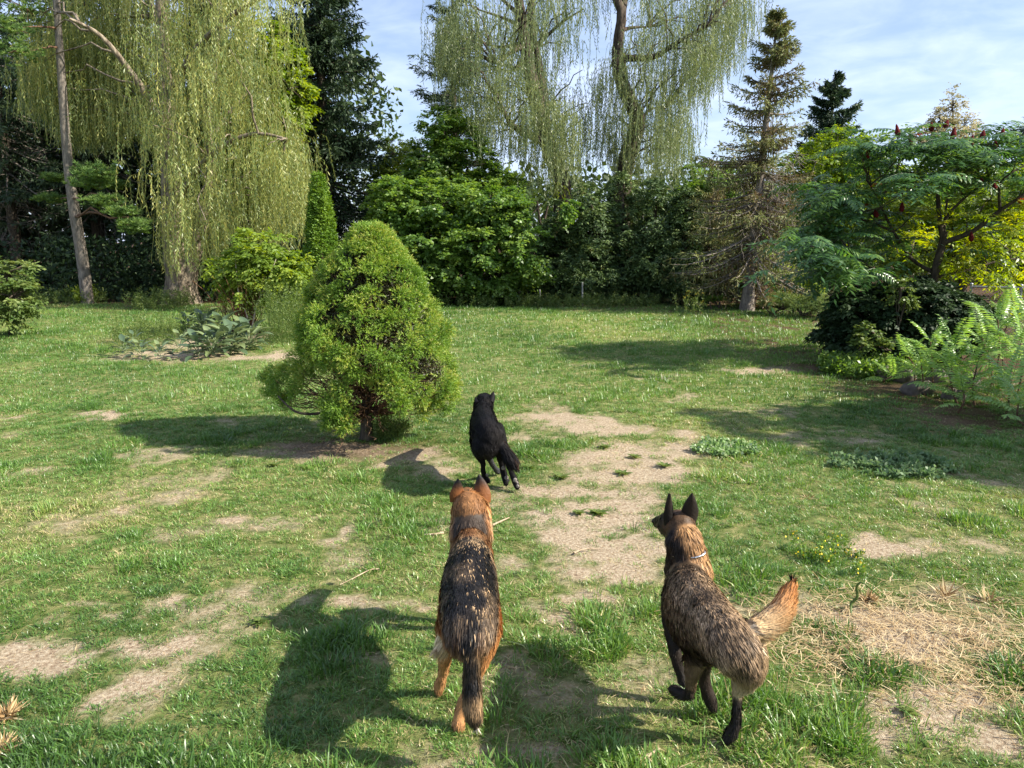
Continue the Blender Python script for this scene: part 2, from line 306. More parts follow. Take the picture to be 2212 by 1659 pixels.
# ------------------------------------------------------------------ grass
PROTO = bpy.data.collections.new('grass_parts')      # sources of the instanced grass: not linked into the scene
def protocoll(name, objs):
    c = bpy.data.collections.new(name)
    for o in objs: c.objects.link(o)
    return c
def scatter(name, coll, pts, yaw, scl, idx, tone, label, tilt=None):
    me = bpy.data.meshes.new(name); n = len(pts); me.vertices.add(n); me.vertices.foreach_set('co', pts.astype(np.float32).ravel())
    def att(nm, ty, arr, key='value'):
        a = me.attributes.new(nm, ty, 'POINT'); a.data.foreach_set(key, arr)
    rot = np.zeros((n, 3), np.float32); rot[:, 2] = yaw
    if tilt is not None: rot[:, 0] = tilt[:, 0]; rot[:, 1] = tilt[:, 1]
    att('rot', 'FLOAT_VECTOR', rot.ravel(), 'vector'); att('scl', 'FLOAT', scl.astype(np.float32)); att('idx', 'INT', idx.astype(np.int32)); att('tone', 'FLOAT', tone.astype(np.float32))
    o = bpy.data.objects.new(name, me); COL.objects.link(o); tag(o, label, name.replace('_', ' '), kind='stuff')
    ng = bpy.data.node_groups.new(name, 'GeometryNodeTree'); ng.interface.new_socket('Geometry', in_out='INPUT', socket_type='NodeSocketGeometry'); ng.interface.new_socket('Geometry', in_out='OUTPUT', socket_type='NodeSocketGeometry')
    n_ = ng.nodes; l_ = ng.links; gi = n_.new('NodeGroupInput'); go = n_.new('NodeGroupOutput')
    iop = n_.new('GeometryNodeInstanceOnPoints'); ci = n_.new('GeometryNodeCollectionInfo'); ci.inputs['Collection'].default_value = coll; ci.inputs['Separate Children'].default_value = True; ci.inputs['Reset Children'].default_value = True
    iop.inputs['Pick Instance'].default_value = True
    def na_(nm, ty):
        a = n_.new('GeometryNodeInputNamedAttribute'); a.data_type = ty; a.inputs['Name'].default_value = nm; return a.outputs['Attribute']
    e2r = n_.new('FunctionNodeEulerToRotation'); l_.new(na_('rot', 'FLOAT_VECTOR'), e2r.inputs[0])
    l_.new(gi.outputs[0], iop.inputs['Points']); l_.new(ci.outputs[0], iop.inputs['Instance']); l_.new(na_('idx', 'INT'), iop.inputs['Instance Index'])
    l_.new(e2r.outputs[0], iop.inputs['Rotation']); l_.new(na_('scl', 'FLOAT'), iop.inputs['Scale']); l_.new(iop.outputs[0], go.inputs[0])
    md = o.modifiers.new('scatter', 'NODES'); md.node_group = ng
    return o
m_grass = leaf_mat('grass blades', [(0, (.05, .11, .022)), (.3, (.09, .19, .035)), (.55, (.15, .27, .055)), (.75, (.27, .34, .09)), (.88, (.44, .38, .18)), (1, (.58, .47, .26))], trans=.32, rough=.38, spec=.55, inst=True)
m_straw = leaf_mat('dry straw', [(0, (.22, .13, .06)), (.5, (.46, .33, .16)), (1, (.66, .54, .32))], trans=.1, rough=.5)
def tuft(name, nb, rad, h0, h1, w, seed, dry=.12, lean=.55, seg=3):
    r = np.random.default_rng(seed); an = r.uniform(0, 2 * pi, nb); rr = rad * np.sqrt(r.random(nb)); base = np.c_[rr * np.cos(an), rr * np.sin(an), -.004 * np.ones(nb)]
    a2 = an + r.normal(0, .9, nb); hd = np.c_[np.cos(a2), np.sin(a2), np.zeros(nb)]; H = r.uniform(h0, h1, nb) * (1 - .35 * rr / rad); ln_ = r.uniform(.1, lean * 1.5, nb)
    isdry = r.random(nb) < dry; H[isdry] *= .8; ln_[isdry] += .5
    pts = []
    for k in range(seg + 1):
        t = k / seg; pts.append(base + hd * (H * ln_ * t ** 1.7)[:, None] + np.c_[0 * H, 0 * H, H * (t - .28 * ln_ * t ** 2)])
    sdv = np.cross(hd, (0, 0, 1.0)); tw = r.normal(0, .5, nb)[:, None]; sdv = unit(sdv * np.cos(tw) + hd * np.sin(tw))
    Wd = w * r.uniform(.7, 1.3, nb)[:, None]; V = []
    for k in range(seg): q = 1 - .55 * (k / seg) ** 2; V += [pts[k] - sdv * Wd * q / 2, pts[k] + sdv * Wd * q / 2]
    V.append(pts[seg]); V = np.stack(V, 1); nv = V.shape[1]; off = np.arange(nb)[:, None] * nv
    Fq = np.concatenate([off + np.array([[2 * k, 2 * k + 1, 2 * k + 3, 2 * k + 2]]) for k in range(seg - 1)]) if seg > 1 else np.zeros((0, 4), int)
    Ft = off + np.array([[2 * seg - 2, 2 * seg - 1, 2 * seg]])
    val = np.where(isdry, r.uniform(.28, .5, nb), r.uniform(-.14, .14, nb)); V = V.reshape(-1, 3)
    ch = [(V, Ft, val)]
    if len(Fq): ch.insert(0, (V, Fq, np.tile(val, seg - 1))); ch[1] = (V, Ft, val)
    return build(name, ch, m_grass, link=False)
near = protocoll('near_tufts', [tuft('a%d' % i, 28, .055, .02, .055, .0042, 100 + i, lean=1.0, dry=.16) for i in range(6)] + [tuft('b%d' % i, 26, .06, .05, .095, .0050, 120 + i, dry=.08, lean=.8) for i in range(4)] + [tuft('c%d' % i, 20, .06, .02, .05, .0045, 140 + i, dry=.6, lean=1.2) for i in range(3)])
far = protocoll('far_tufts', [tuft('d%d' % i, 20, .09, .035, .075, .010, 160 + i, seg=1) for i in range(5)] + [tuft('e%d' % i, 18, .09, .06, .11, .011, 180 + i, seg=1) for i in range(2)] + [tuft('f%d' % i, 18, .09, .02, .05, .010, 190 + i, dry=.6, seg=1, lean=1.1) for i in range(3)])
def sow(y0, y1, dens, seed, margin=1.3):
    r = np.random.default_rng(seed); area = 0; w1 = .68 * y1 + margin; n = int((y1 - y0) * 2 * w1 * dens)
    y = r.uniform(y0, y1, n); x = r.uniform(-w1, w1, n); k = np.abs(x) < .70 * y + margin; return x[k], y[k], r
def grass(name, coll, bands, nn, label, scale0):
    Ps, Yw, S, I, Tn = [], [], [], [], []
    for (y0, y1, dens, sc, seed) in bands:
        x, y, r = sow(y0, y1, dens, seed); b = bare(x, y); tall = sstep(.50, .78, fbm(x * 2.6, y * 2.2, 4, 200)) * (1 - .5 * sstep(3.5, 7, y))
        k = r.random(len(x)) > np.clip(b * 1.25 - .08, 0, .965); x, y, b, tall = x[k], y[k], b[k], tall[k]; n = len(x)
        yellow = (fbm(x * .55, y * .4, 4, 60) - .5) * .9 + (fbm(x * 4, y * 4, 2, 61) - .5) * .35
        id_ = r.integers(0, nn[0], n); tk = r.random(n) < tall * .75; id_[tk] = nn[0] + r.integers(0, nn[1], tk.sum())
        dk = r.random(n) < np.clip(.10 + b * .7 + yellow * .25, 0, .9); id_[dk] = nn[0] + nn[1] + r.integers(0, nn[2], dk.sum())
        s = sc * r.uniform(.65, 1.25, n) * (1 - .45 * np.clip(b, 0, 1)) * (.85 + .45 * tall)
        lush = np.exp(-(((x - 1.5) / 2.2) ** 2 + ((y - 2.6) / .5) ** 2))
        tn = .36 + yellow + r.normal(0, .07, n) + .10 * b - .10 * tall + .08 * sstep(6, 14, y)
        Ps.append(np.c_[x, y, gz(x, y)]); Yw.append(r.uniform(0, 2 * pi, n)); S.append(s); I.append(id_); Tn.append(tn)
    return scatter(name, coll, np.concatenate(Ps), np.concatenate(Yw), np.concatenate(S), np.concatenate(I), np.clip(np.concatenate(Tn), .02, .95), label)
grass('grass', near, [(1.6, 3.3, 620, 1.0, 1), (3.3, 5.5, 480, 1.0, 2), (5.5, 8.5, 300, 1.15, 3)], (6, 4, 3), 'short patchy green lawn grass around the three dogs', 1)
grass('far_lawn_grass', far, [(8.5, 12.5, 150, 1.0, 4), (12.5, 17, 90, 1.25, 5), (17, 22.5, 55, 1.5, 6)], (5, 2, 3), 'mown lawn grass stretching back to the hedge', 1)
# straw litter: thin dry stalks lying about, denser on the near right
def lay(x, y, r, L0, L1, w, up=.02):
    n = len(x); a = r.uniform(0, 2 * pi, n); l = r.uniform(L0, L1, n); d = np.c_[np.cos(a), np.sin(a), r.normal(.05, .12, n)]
    C = np.c_[x, y, gz(x, y) + r.uniform(.002, up, n)] - d * l[:, None] / 2
    S = unit(np.cross(d, (0, 0, 1.))); W = (w * r.uniform(.6, 1.3, n))[:, None]; mid = C + d * l[:, None] * .5 + S * (r.normal(0, .08, n) * l)[:, None]; E = C + d * l[:, None]
    V = np.stack([C - S * W / 2, C + S * W / 2, mid + S * W / 2 + (0, 0, .004), mid - S * W / 2 + (0, 0, .004), E + S * W / 3, E - S * W / 3], 1).reshape(-1, 3)
    o = np.arange(n)[:, None] * 6; return (V, np.concatenate([o + [[0, 1, 2, 3]], o + [[3, 2, 4, 5]]]), np.tile(r.random(n), 2))
x, y, r = sow(1.7, 4.6, 3200, 50); sv = straw(x, y); k = r.random(len(x)) < sv * .8; ch = [lay(x[k], y[k], r, .03, .14, .003, .03)]
x, y, r = sow(1.7, 9, 420, 51); b = bare(x, y); k = r.random(len(x)) < b * .4 + .12; ch.append(lay(x[k], y[k], r, .015, .06, .0022, .012))
tag(build('straw', ch, m_straw), 'dry yellow straw strewn on the bare ground at the near right', 'straw', kind='stuff')
# ------------------------------------------------------------------ plant materials
mL_willow = leaf_mat('willow leaves', [(0, (.06, .10, .03)), (.4, (.16, .22, .06)), (.75, (.30, .35, .12)), (1, (.46, .42, .12))], trans=.38, rough=.45, spec=.5)
mL_willow2 = leaf_mat('grey green willow leaves', [(0, (.06, .095, .04)), (.5, (.14, .19, .08)), (1, (.27, .30, .11))], trans=.38, rough=.45, spec=.5)
mL_maple = leaf_mat('maple leaves', [(0, (.05, .11, .02)), (.5, (.12, .22, .04)), (1, (.26, .36, .08))], trans=.42, rough=.42, spec=.5)
mL_lime = leaf_mat('pale green leaves', [(0, (.09, .15, .02)), (.5, (.17, .26, .035)), (1, (.30, .36, .05))], trans=.45, rough=.5)
mL_yellow = leaf_mat('yellowing leaves', [(0, (.10, .17, .025)), (.5, (.21, .29, .045)), (1, (.40, .42, .08))], trans=.42, rough=.5)
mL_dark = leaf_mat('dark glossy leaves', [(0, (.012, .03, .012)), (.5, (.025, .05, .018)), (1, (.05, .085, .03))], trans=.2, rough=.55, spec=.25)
mL_spruce = leaf_mat('spruce needles', [(0, (.015, .034, .020)), (.5, (.035, .065, .030)), (1, (.075, .11, .045))], trans=.12, rough=.55)
mL_thin = leaf_mat('thinning brown green needles', [(0, (.10, .06, .032)), (.35, (.15, .12, .05)), (.7, (.15, .18, .06)), (1, (.24, .26, .09))], trans=.2, rough=.6)
mL_cedar = leaf_mat('cedar sprays', [(0, (.025, .05, .016)), (.55, (.06, .105, .028)), (.9, (.13, .18, .045)), (1, (.24, .16, .06))], trans=.15, rough=.6)
mL_arbor = leaf_mat('arborvitae sprays', [(0, (.05, .11, .012)), (.5, (.11, .21, .022)), (1, (.22, .32, .04))], trans=.25, rough=.55)
mL_pine = leaf_mat('pine needles', [(0, (.07, .14, .04)), (.5, (.15, .25, .06)), (1, (.27, .36, .08))], trans=.25, rough=.5)
mL_dwarf = leaf_mat('dwarf spruce needles', [(0, (.035, .08, .012)), (.4, (.10, .20, .028)), (.8, (.22, .34, .05)), (1, (.36, .38, .08))], trans=.3, rough=.5)
mL_sumac = leaf_mat('sumac leaflets', [(0, (.035, .085, .03)), (.5, (.06, .14, .038)), (.8, (.12, .22, .045)), (1, (.22, .32, .05))], trans=.35, rough=.33, spec=.55)
mL_sumac_y = leaf_mat('yellow green sumac leaflets', [(0, (.11, .19, .02)), (.5, (.22, .30, .03)), (1, (.38, .38, .05))], trans=.5, rough=.4)
mL_young = leaf_mat('young sumac leaflets', [(0, (.12, .23, .045)), (.5, (.21, .36, .08)), (1, (.34, .47, .13))], trans=.4, rough=.35, spec=.6)
mL_hosta = leaf_mat('hosta leaves', [(0, (.05, .085, .045)), (.5, (.10, .15, .075)), (1, (.20, .25, .10))], trans=.2, rough=.35, spec=.6)
mL_weed = leaf_mat('weeds', [(0, (.05, .09, .02)), (.5, (.11, .17, .04)), (1, (.22, .26, .08))], trans=.35, rough=.5)
mL_red = leaf_mat('red autumn leaflets', [(0, (.20, .035, .018)), (1, (.34, .08, .03))], trans=.35, rough=.5)
m_seed = plain_mat('dark red seed head', (.10, .012, .014), .9, .1, var=.6, scale=80, bump=.6)
mB_willow = bark_mat('willow bark', (.07, .052, .038), (.36, .30, .22), 9, .28, .9)
mB_wdark = bark_mat('dark willow bark', (.03, .022, .017), (.14, .11, .085), 9, .28, .9)
mB_dark = bark_mat('dark bark', (.03, .024, .018), (.12, .095, .07), 14, .3)
mB_grey = bark_mat('grey pine bark', (.10, .085, .07), (.30, .26, .22), 16, .3)
mB_pale = bark_mat('pale smooth stems', (.28, .24, .18), (.50, .44, .36), 20, .4, .2)
mB_brown = bark_mat('reddish brown twigs', (.07, .04, .025), (.20, .12, .075), 30, .4, .3)
def G2(px, py): p = P(px, py); return gp(p[0], p[1])
def pxblobs(bl, D):
    out = []
    for (px, py, rx, ry, off, dr) in bl:
        c = A(px, py, D + off); k = (D + off) / FPX; out.append((c[0], c[1], c[2], rx * k, dr, ry * k))
    return out
def pxpath(pts, D): return np.array([A(q[0], q[1], D + (q[2] if len(q) > 2 else 0)) for q in pts])
def tree(name, label, cat, group, px, D, blobs, ncl, mat, bark=mB_dark, tr=.12, gap=.0, gs=1.2, lo=.5, trunkpath=None, dz=0, seed=1, lean=None, nlimb=None, **kw):
    r = np.random.default_rng(seed); b = A(px, 600, D); base = gp(b[0], D) if trunkpath is None else np.array((trunkpath[0][0], trunkpath[0][1], 0.0))
    root = empty(name, base, label, cat, group); B = pxblobs(blobs, D) if blobs and len(blobs[0]) == 6 and blobs[0][0] > 60 else blobs
    K, o = blobshell(B, ncl, r, lo=lo, gap=gap, gs=gs, seed=seed, zmin=.25)
    crown = build('crown', sprays(K, o, r, **kw), mat, root, kind='stuff')
    cen = np.array(B)[:, :3]; top = cen[cen[:, 2].argmax()].copy()
    if trunkpath is None:
        t = np.linspace(0, 1, 9)[:, None]; tp = base + (top - base) * np.c_[t ** 1.3, t ** 1.3, t]; tp[0, 2] -= .1; tp[1:-1, :2] += r.normal(0, .04, (7, 2)); rr = np.linspace(tr, tr * .25, 9); rr[0] *= 1.25
    else: tp = trunkpath; rr = tr
    ch = [(a, f, .5) for a, f in tube(tp, rr, 10, .12, seed)]
    for c in cen:
        z = max(c[2] * .45, .3); j = np.abs(tp[:, 2] - z).argmin(); rb = np.broadcast_to(rr, (len(tp),))[j]
        ch += [(a, f, .5) for a, f in limb(tp[j], c, rb * .5, .02, r, .05)]
    q = K[r.choice(len(K), min(len(K), nlimb or 60), replace=False)]
    for p in q:
        c = cen[np.linalg.norm(cen - p, axis=1).argmin()]; ch += [(a, f, .5) for a, f in limb(c + (p - c) * .1, p, .022, .006, r, .03, .1, 5, 4)]
    build('trunk', ch, bark, root, smooth=True)
    return root
# ------------------------------------------------------------------ willows
def strands(T, Ls, r, L=.105, W=.017, step=.055, out=None, sway=None, tone=None):
    """hanging shoots: T start points, Ls lengths"""
    n = len(T); o = rdir(r, n); o[:, 2] = 0; o = unit(o) if out is None else out; arch = r.uniform(.08, .35, n)
    per = int(Ls.max() / step) + 1; s = (np.arange(per) * step)[None] + r.uniform(0, step, (n, 1)); keep = s < Ls[:, None]
    ph = r.uniform(0, 6, n)[:, None]
    def at(s):
        a = np.minimum(s, arch[:, None] * 1.6) / (arch[:, None] * 1.6); x = o[:, None] * (arch[:, None] * np.sin(a * pi / 2))[..., None]
        p = T[:, None] + x; p[..., 2] -= np.maximum(s - .12 * np.sin(a * pi) , 0) * .98
        w = (np.sin(s * 1.3 + ph) + .5 * np.sin(s * 3.7 + ph * 2)) * .055 * np.minimum(s, 1.5); p[..., 0] += w + (ph - 3) * .035 * s; p[..., 1] += w * .5
        return p
    C = at(s); sg = np.where(np.arange(per) % 2 == 0, 1, -1)[None, :, None]; h = rdir(r, n); h[:, 2] = 0; h = unit(h)
    D = np.zeros(C.shape); D[..., 2] = -1; D = D + h[:, None] * sg * .5 + r.normal(0, .28, C.shape); Nn = np.cross(D, h[:, None]) + r.normal(0, .5, C.shape)
    tn = r.uniform(.1, .7, n) if tone is None else tone
    v = np.clip(tn[:, None] + r.uniform(-.15, .3, (n, per)), 0, 1)
    C, D, Nn, v = C[keep], D[keep], Nn[keep], v[keep]; q = len(C)
    ch = [leaves(C, D, Nn, L * r.uniform(.7, 1.25, q), W * r.uniform(.8, 1.2, q), fold=.1, val=v)]
    k = 8; ss = np.linspace(0, 1, k)[None] * Ls[:, None]; pts = at(ss); w = np.array((.0045, 0, 0)); V = np.stack([pts - w, pts + w], 2).reshape(n, -1, 3); nv = V.shape[1]
    off = np.arange(n)[:, None] * nv; F = np.concatenate([off + [[2 * j, 2 * j + 1, 2 * j + 3, 2 * j + 2]] for j in range(k - 1)])
    ch.append((V.reshape(-1, 3), F, np.full(len(F), .95), 0)); return ch
def interp(tab, x): tab = np.array(tab, float); return np.interp(x, tab[:, 0], tab[:, 1])
def willow(label, D, cxp, xr, bot, top, ntress, ns, trunks, limbs, mat, bark, seed, R, group=None, lmin=1.4, lmax=4.5, W=.017, L=.105, base=None, extra=(), hi=.3, flare=None, ffr=.3):
    r = np.random.default_rng(seed); root = empty('willow_tree', base, label, 'willow', group); ch = []
    woods = []
    for tpx, w0, w1 in trunks:
        tp = pxpath(tpx, D); tp = smoothpath(tp, 22)
        if flare: tp[0, 2] = -.15
        rr = np.linspace(w0, w1, 22)
        if flare: rr[0] *= 1.5; rr[1] *= 1.25; rr[2] *= 1.1
        ch += [(a, f, .5) for a, f in tube(tp, rr, 16, .16, seed)]; woods.append(tp)
    build('trunk', ch, bark, root, smooth=True)
    for k, (lp, w0, w1) in enumerate(limbs):
        tp = smoothpath(pxpath(lp, D), 16); build('limb', [(a, f, .5) for a, f in tube(tp, np.linspace(w0, w1, 16), 8, .12, k)], bark, root, smooth=True); woods.append(tp)
    wood = np.concatenate(woods)
    x = r.uniform(xr[0], xr[1], ntress); yb = interp(bot, x); yt = interp(top, x)
    u = (x - cxp) / ((xr[1] - xr[0]) / 2); dr = np.sqrt(np.clip(1 - u ** 2, .05, 1)) * R; dy = dr * np.where(r.random(ntress) < ffr, -r.uniform(.3, 1, ntress), r.uniform(-.35, 1, ntress)); dy = np.where((x < 310) & (dy < 0) & (cxp < 500), -dy, dy)
    yy = np.where(r.random(ntress) < hi, r.uniform(-480, 0, ntress), yt + (yb - 60 - yt) * r.random(ntress) ** .9)
    up = yy < 0; sh = 1 - .35 * np.clip(-yy / 480, 0, 1) ** 1.5; x = np.where(up, cxp + (x - cxp) * sh, x)
    T = np.array([A(a, b, D + c) for a, b, c in zip(x, yy, dy)]); zb = np.array([A(a, b, D + c)[2] for a, b, c in zip(x, yb, dy)])
    ch2 = []; TT, LL, TN = [], [], []
    for i in range(ntress):
        m = r.integers(int(ns * .6), int(ns * 1.4)); ln_ = np.minimum(r.uniform(lmin, lmax) * r.uniform(.6, 1.1, m), max(T[i, 2] - zb[i], .5) * r.uniform(.75, 1.08, m)); c = T[i] + r.normal(0, 1, (m, 3)) * (.32, .32, .16)
        TT.append(c); LL.append(ln_); TN.append(np.full(m, r.uniform(.05, .75)))
    for (px, py0, py1, m, sp, off) in extra:
        c = np.array([A(px + r.normal(0, sp), py0 + abs(r.normal(0, 12)), D + off + r.normal(0, .4)) for _ in range(m)]); e = A(px, py1, D + off)[2]; TT.append(c); LL.append((c[:, 2] - e) * r.uniform(.65, 1.05, m)); TN.append(np.full(m, .6))
    TT = np.concatenate(TT); LL = np.maximum(np.concatenate(LL), .3); TN = np.concatenate(TN)
    build('crown', strands(TT, LL, r, L=L, W=W, tone=TN), mat, root, kind='stuff')
    for i in r.choice(ntress, min(ntress, 90), replace=False):       # boughs out to the hanging shoots
        a = wood[np.linalg.norm((wood - T[i] + (0, 0, .8)) * (1, 1, 1.3), axis=1).argmin()]; tw = limb(a, T[i], .035, .01, r, .10, .12, 7, 4); ch2 += [(q[0], q[1], .5) for q in tw]
    build('boughs', ch2, bark, root, smooth=True, kind='stuff')
    return root
b = G2(390, 655); DW = b[1]
willow('large weeping willow with golden green hanging curtains at the left lawn edge', DW, 375, (78, 650),
       [(60, 250), (110, 270), (140, 310), (220, 330), (260, 290), (320, 310), (345, 480), (380, 600), (460, 560), (560, 560), (630, 500), (655, 420)],
       [(60, 100), (120, -60), (500, -60), (560, 60), (600, 220), (655, 330)], 460, 11,
       [([(392, 652), (388, 600), (378, 540), (372, 450), (368, 330), (356, 200), (350, 60), (345, -160)], .43, .12), ([(402, 640), (418, 560), (440, 470), (455, 360), (450, 250), (470, 60), (480, -100)], .22, .07)],
       [([(372, 300, 0), (300, 180, -1), (220, 80, -1.5), (150, 40, -2)], .12, .03), ([(368, 200), (430, 100, -1), (520, 20, -2), (600, -20, -2)], .12, .03), ([(378, 440), (450, 340, -1.5), (540, 290, -2), (620, 300, -2)], .10, .025), ([(355, 100), (300, -60, 1), (220, -150, 2)], .1, .03), ([(455, 300), (540, 200, 1), (610, 250, 1)], .07, .02)],
       mL_willow, mB_willow, 21, 3.6, base=b, flare=True, W=.026, L=.12, lmin=.8, lmax=3.0, hi=.2, extra=[(352, 420, 610, 16, 9, -.8), (150, 60, 330, 40, 14, 1), (130, 20, 300, 26, 14, 1.5), (215, 40, 320, 40, 12, 1), (400, 420, 560, 30, 22, -1.5), (600, 320, 560, 60, 30, -2.5), (480, 400, 600, 40, 30, -2)])
DB = 26.5
willow('tall grey green weeping willow leaning left above the middle of the hedge', DB, 1112, (945, 1272),
       [(945, 150), (990, 210), (1020, 330), (1080, 360), (1150, 350), (1170, 420), (1240, 440), (1275, 380)], [(945, 40), (1000, -40), (1275, -60)], 300, 9,
       [([(1222, 600), (1216, 480), (1212, 387), (1182, 310), (1152, 194), (1136, 107), (1126, 43), (1112, -60), (1100, -180)], .36, .10), ([(1182, 310, .3), (1172, 200, .4), (1160, 120, .5), (1147, 50, .6), (1150, -80, .8)], .2, .07)],
       [([(1176, 306), (1140, 290, -.5), (1113, 275, -1), (1095, 255, -1.2), (1078, 212, -1.5)], .15, .04), ([(1136, 97), (1105, 112, -.6), (1074, 138, -1)], .11, .04), ([(1126, 92), (1080, 102, .5), (1023, 86, 1)], .07, .02), ([(1130, 60), (1090, 40), (1030, 20)], .07, .02), ([(1112, 150, 1), (1200, 60, 1), (1260, 20, 1)], .08, .02), ([(1130, 40), (1020, -60, 1)], .08, .02)],
       mL_willow2, mB_wdark, 22, 3.0, group=None, base=gp(A(1222, 600, DB)[0], DB), W=.024, hi=.2, lmin=.6, lmax=2.2, extra=[(1150, 170, 330, 26, 12, -2.5), (1205, 215, 420, 60, 18, -2.5), (1235, 240, 400, 34, 12, -2.5), (1040, 130, 330, 20, 18, -1), (1105, 260, 350, 18, 12, -1)])
willow('tall weeping willow with a crooked bare trunk right of the middle of the hedge', DB + .5, 1455, (1296, 1612),
       [(1290, 340), (1350, 400), (1400, 400), (1480, 385), (1495, 250), (1540, 210), (1580, 150), (1620, 60)], [(1290, 190), (1330, 90), (1380, -60), (1560, -60), (1620, -30)], 330, 9,
       [([(1350, 600), (1345, 450), (1347, 374), (1367, 301), (1379, 262), (1358, 215), (1336, 150), (1336, 86), (1343, 26), (1328, -10), (1310, -120)], .34, .11), ([(1343, 30, .1), (1356, -30, .4), (1390, -140, .8)], .14, .06)],
       [([(1345, 125), (1385, 126, -.3), (1418, 120, -.6), (1453, 99, -.8), (1490, 76, -1), (1530, 56, -1.2)], .12, .04), ([(1342, 66), (1365, 60, .3), (1400, 58, .5)], .08, .02), ([(1336, -30), (1420, -60), (1520, -90)], .1, .03), ([(1367, 290), (1400, 240, 1), (1440, 230, 1.5)], .07, .02)],
       mL_willow2, mB_wdark, 23, 3.0, base=gp(A(1350, 600, DB)[0], DB + .5), W=.023, hi=.2, lmin=.6, lmax=2.0, extra=[(1310, 160, 330, 26, 14, -1), (1420, 210, 390, 46, 22, -1.5), (1460, 200, 380, 46, 16, -1), (1380, 330, 410, 30, 20, -2), (1400, 60, 220, 24, 20, -2)])
tag(build('fallen_foliage', strands(np.array([A(1208 + k * 1.5, 392 + 3 * (k % 4), 25.2) for k in range(-4, 5)]), np.full(9, .5), np.random.default_rng(3), L=.11, W=.05), mL_yellow), 'bright yellow dead leaf spray hanging under the leaning willow trunk', 'leaf spray')
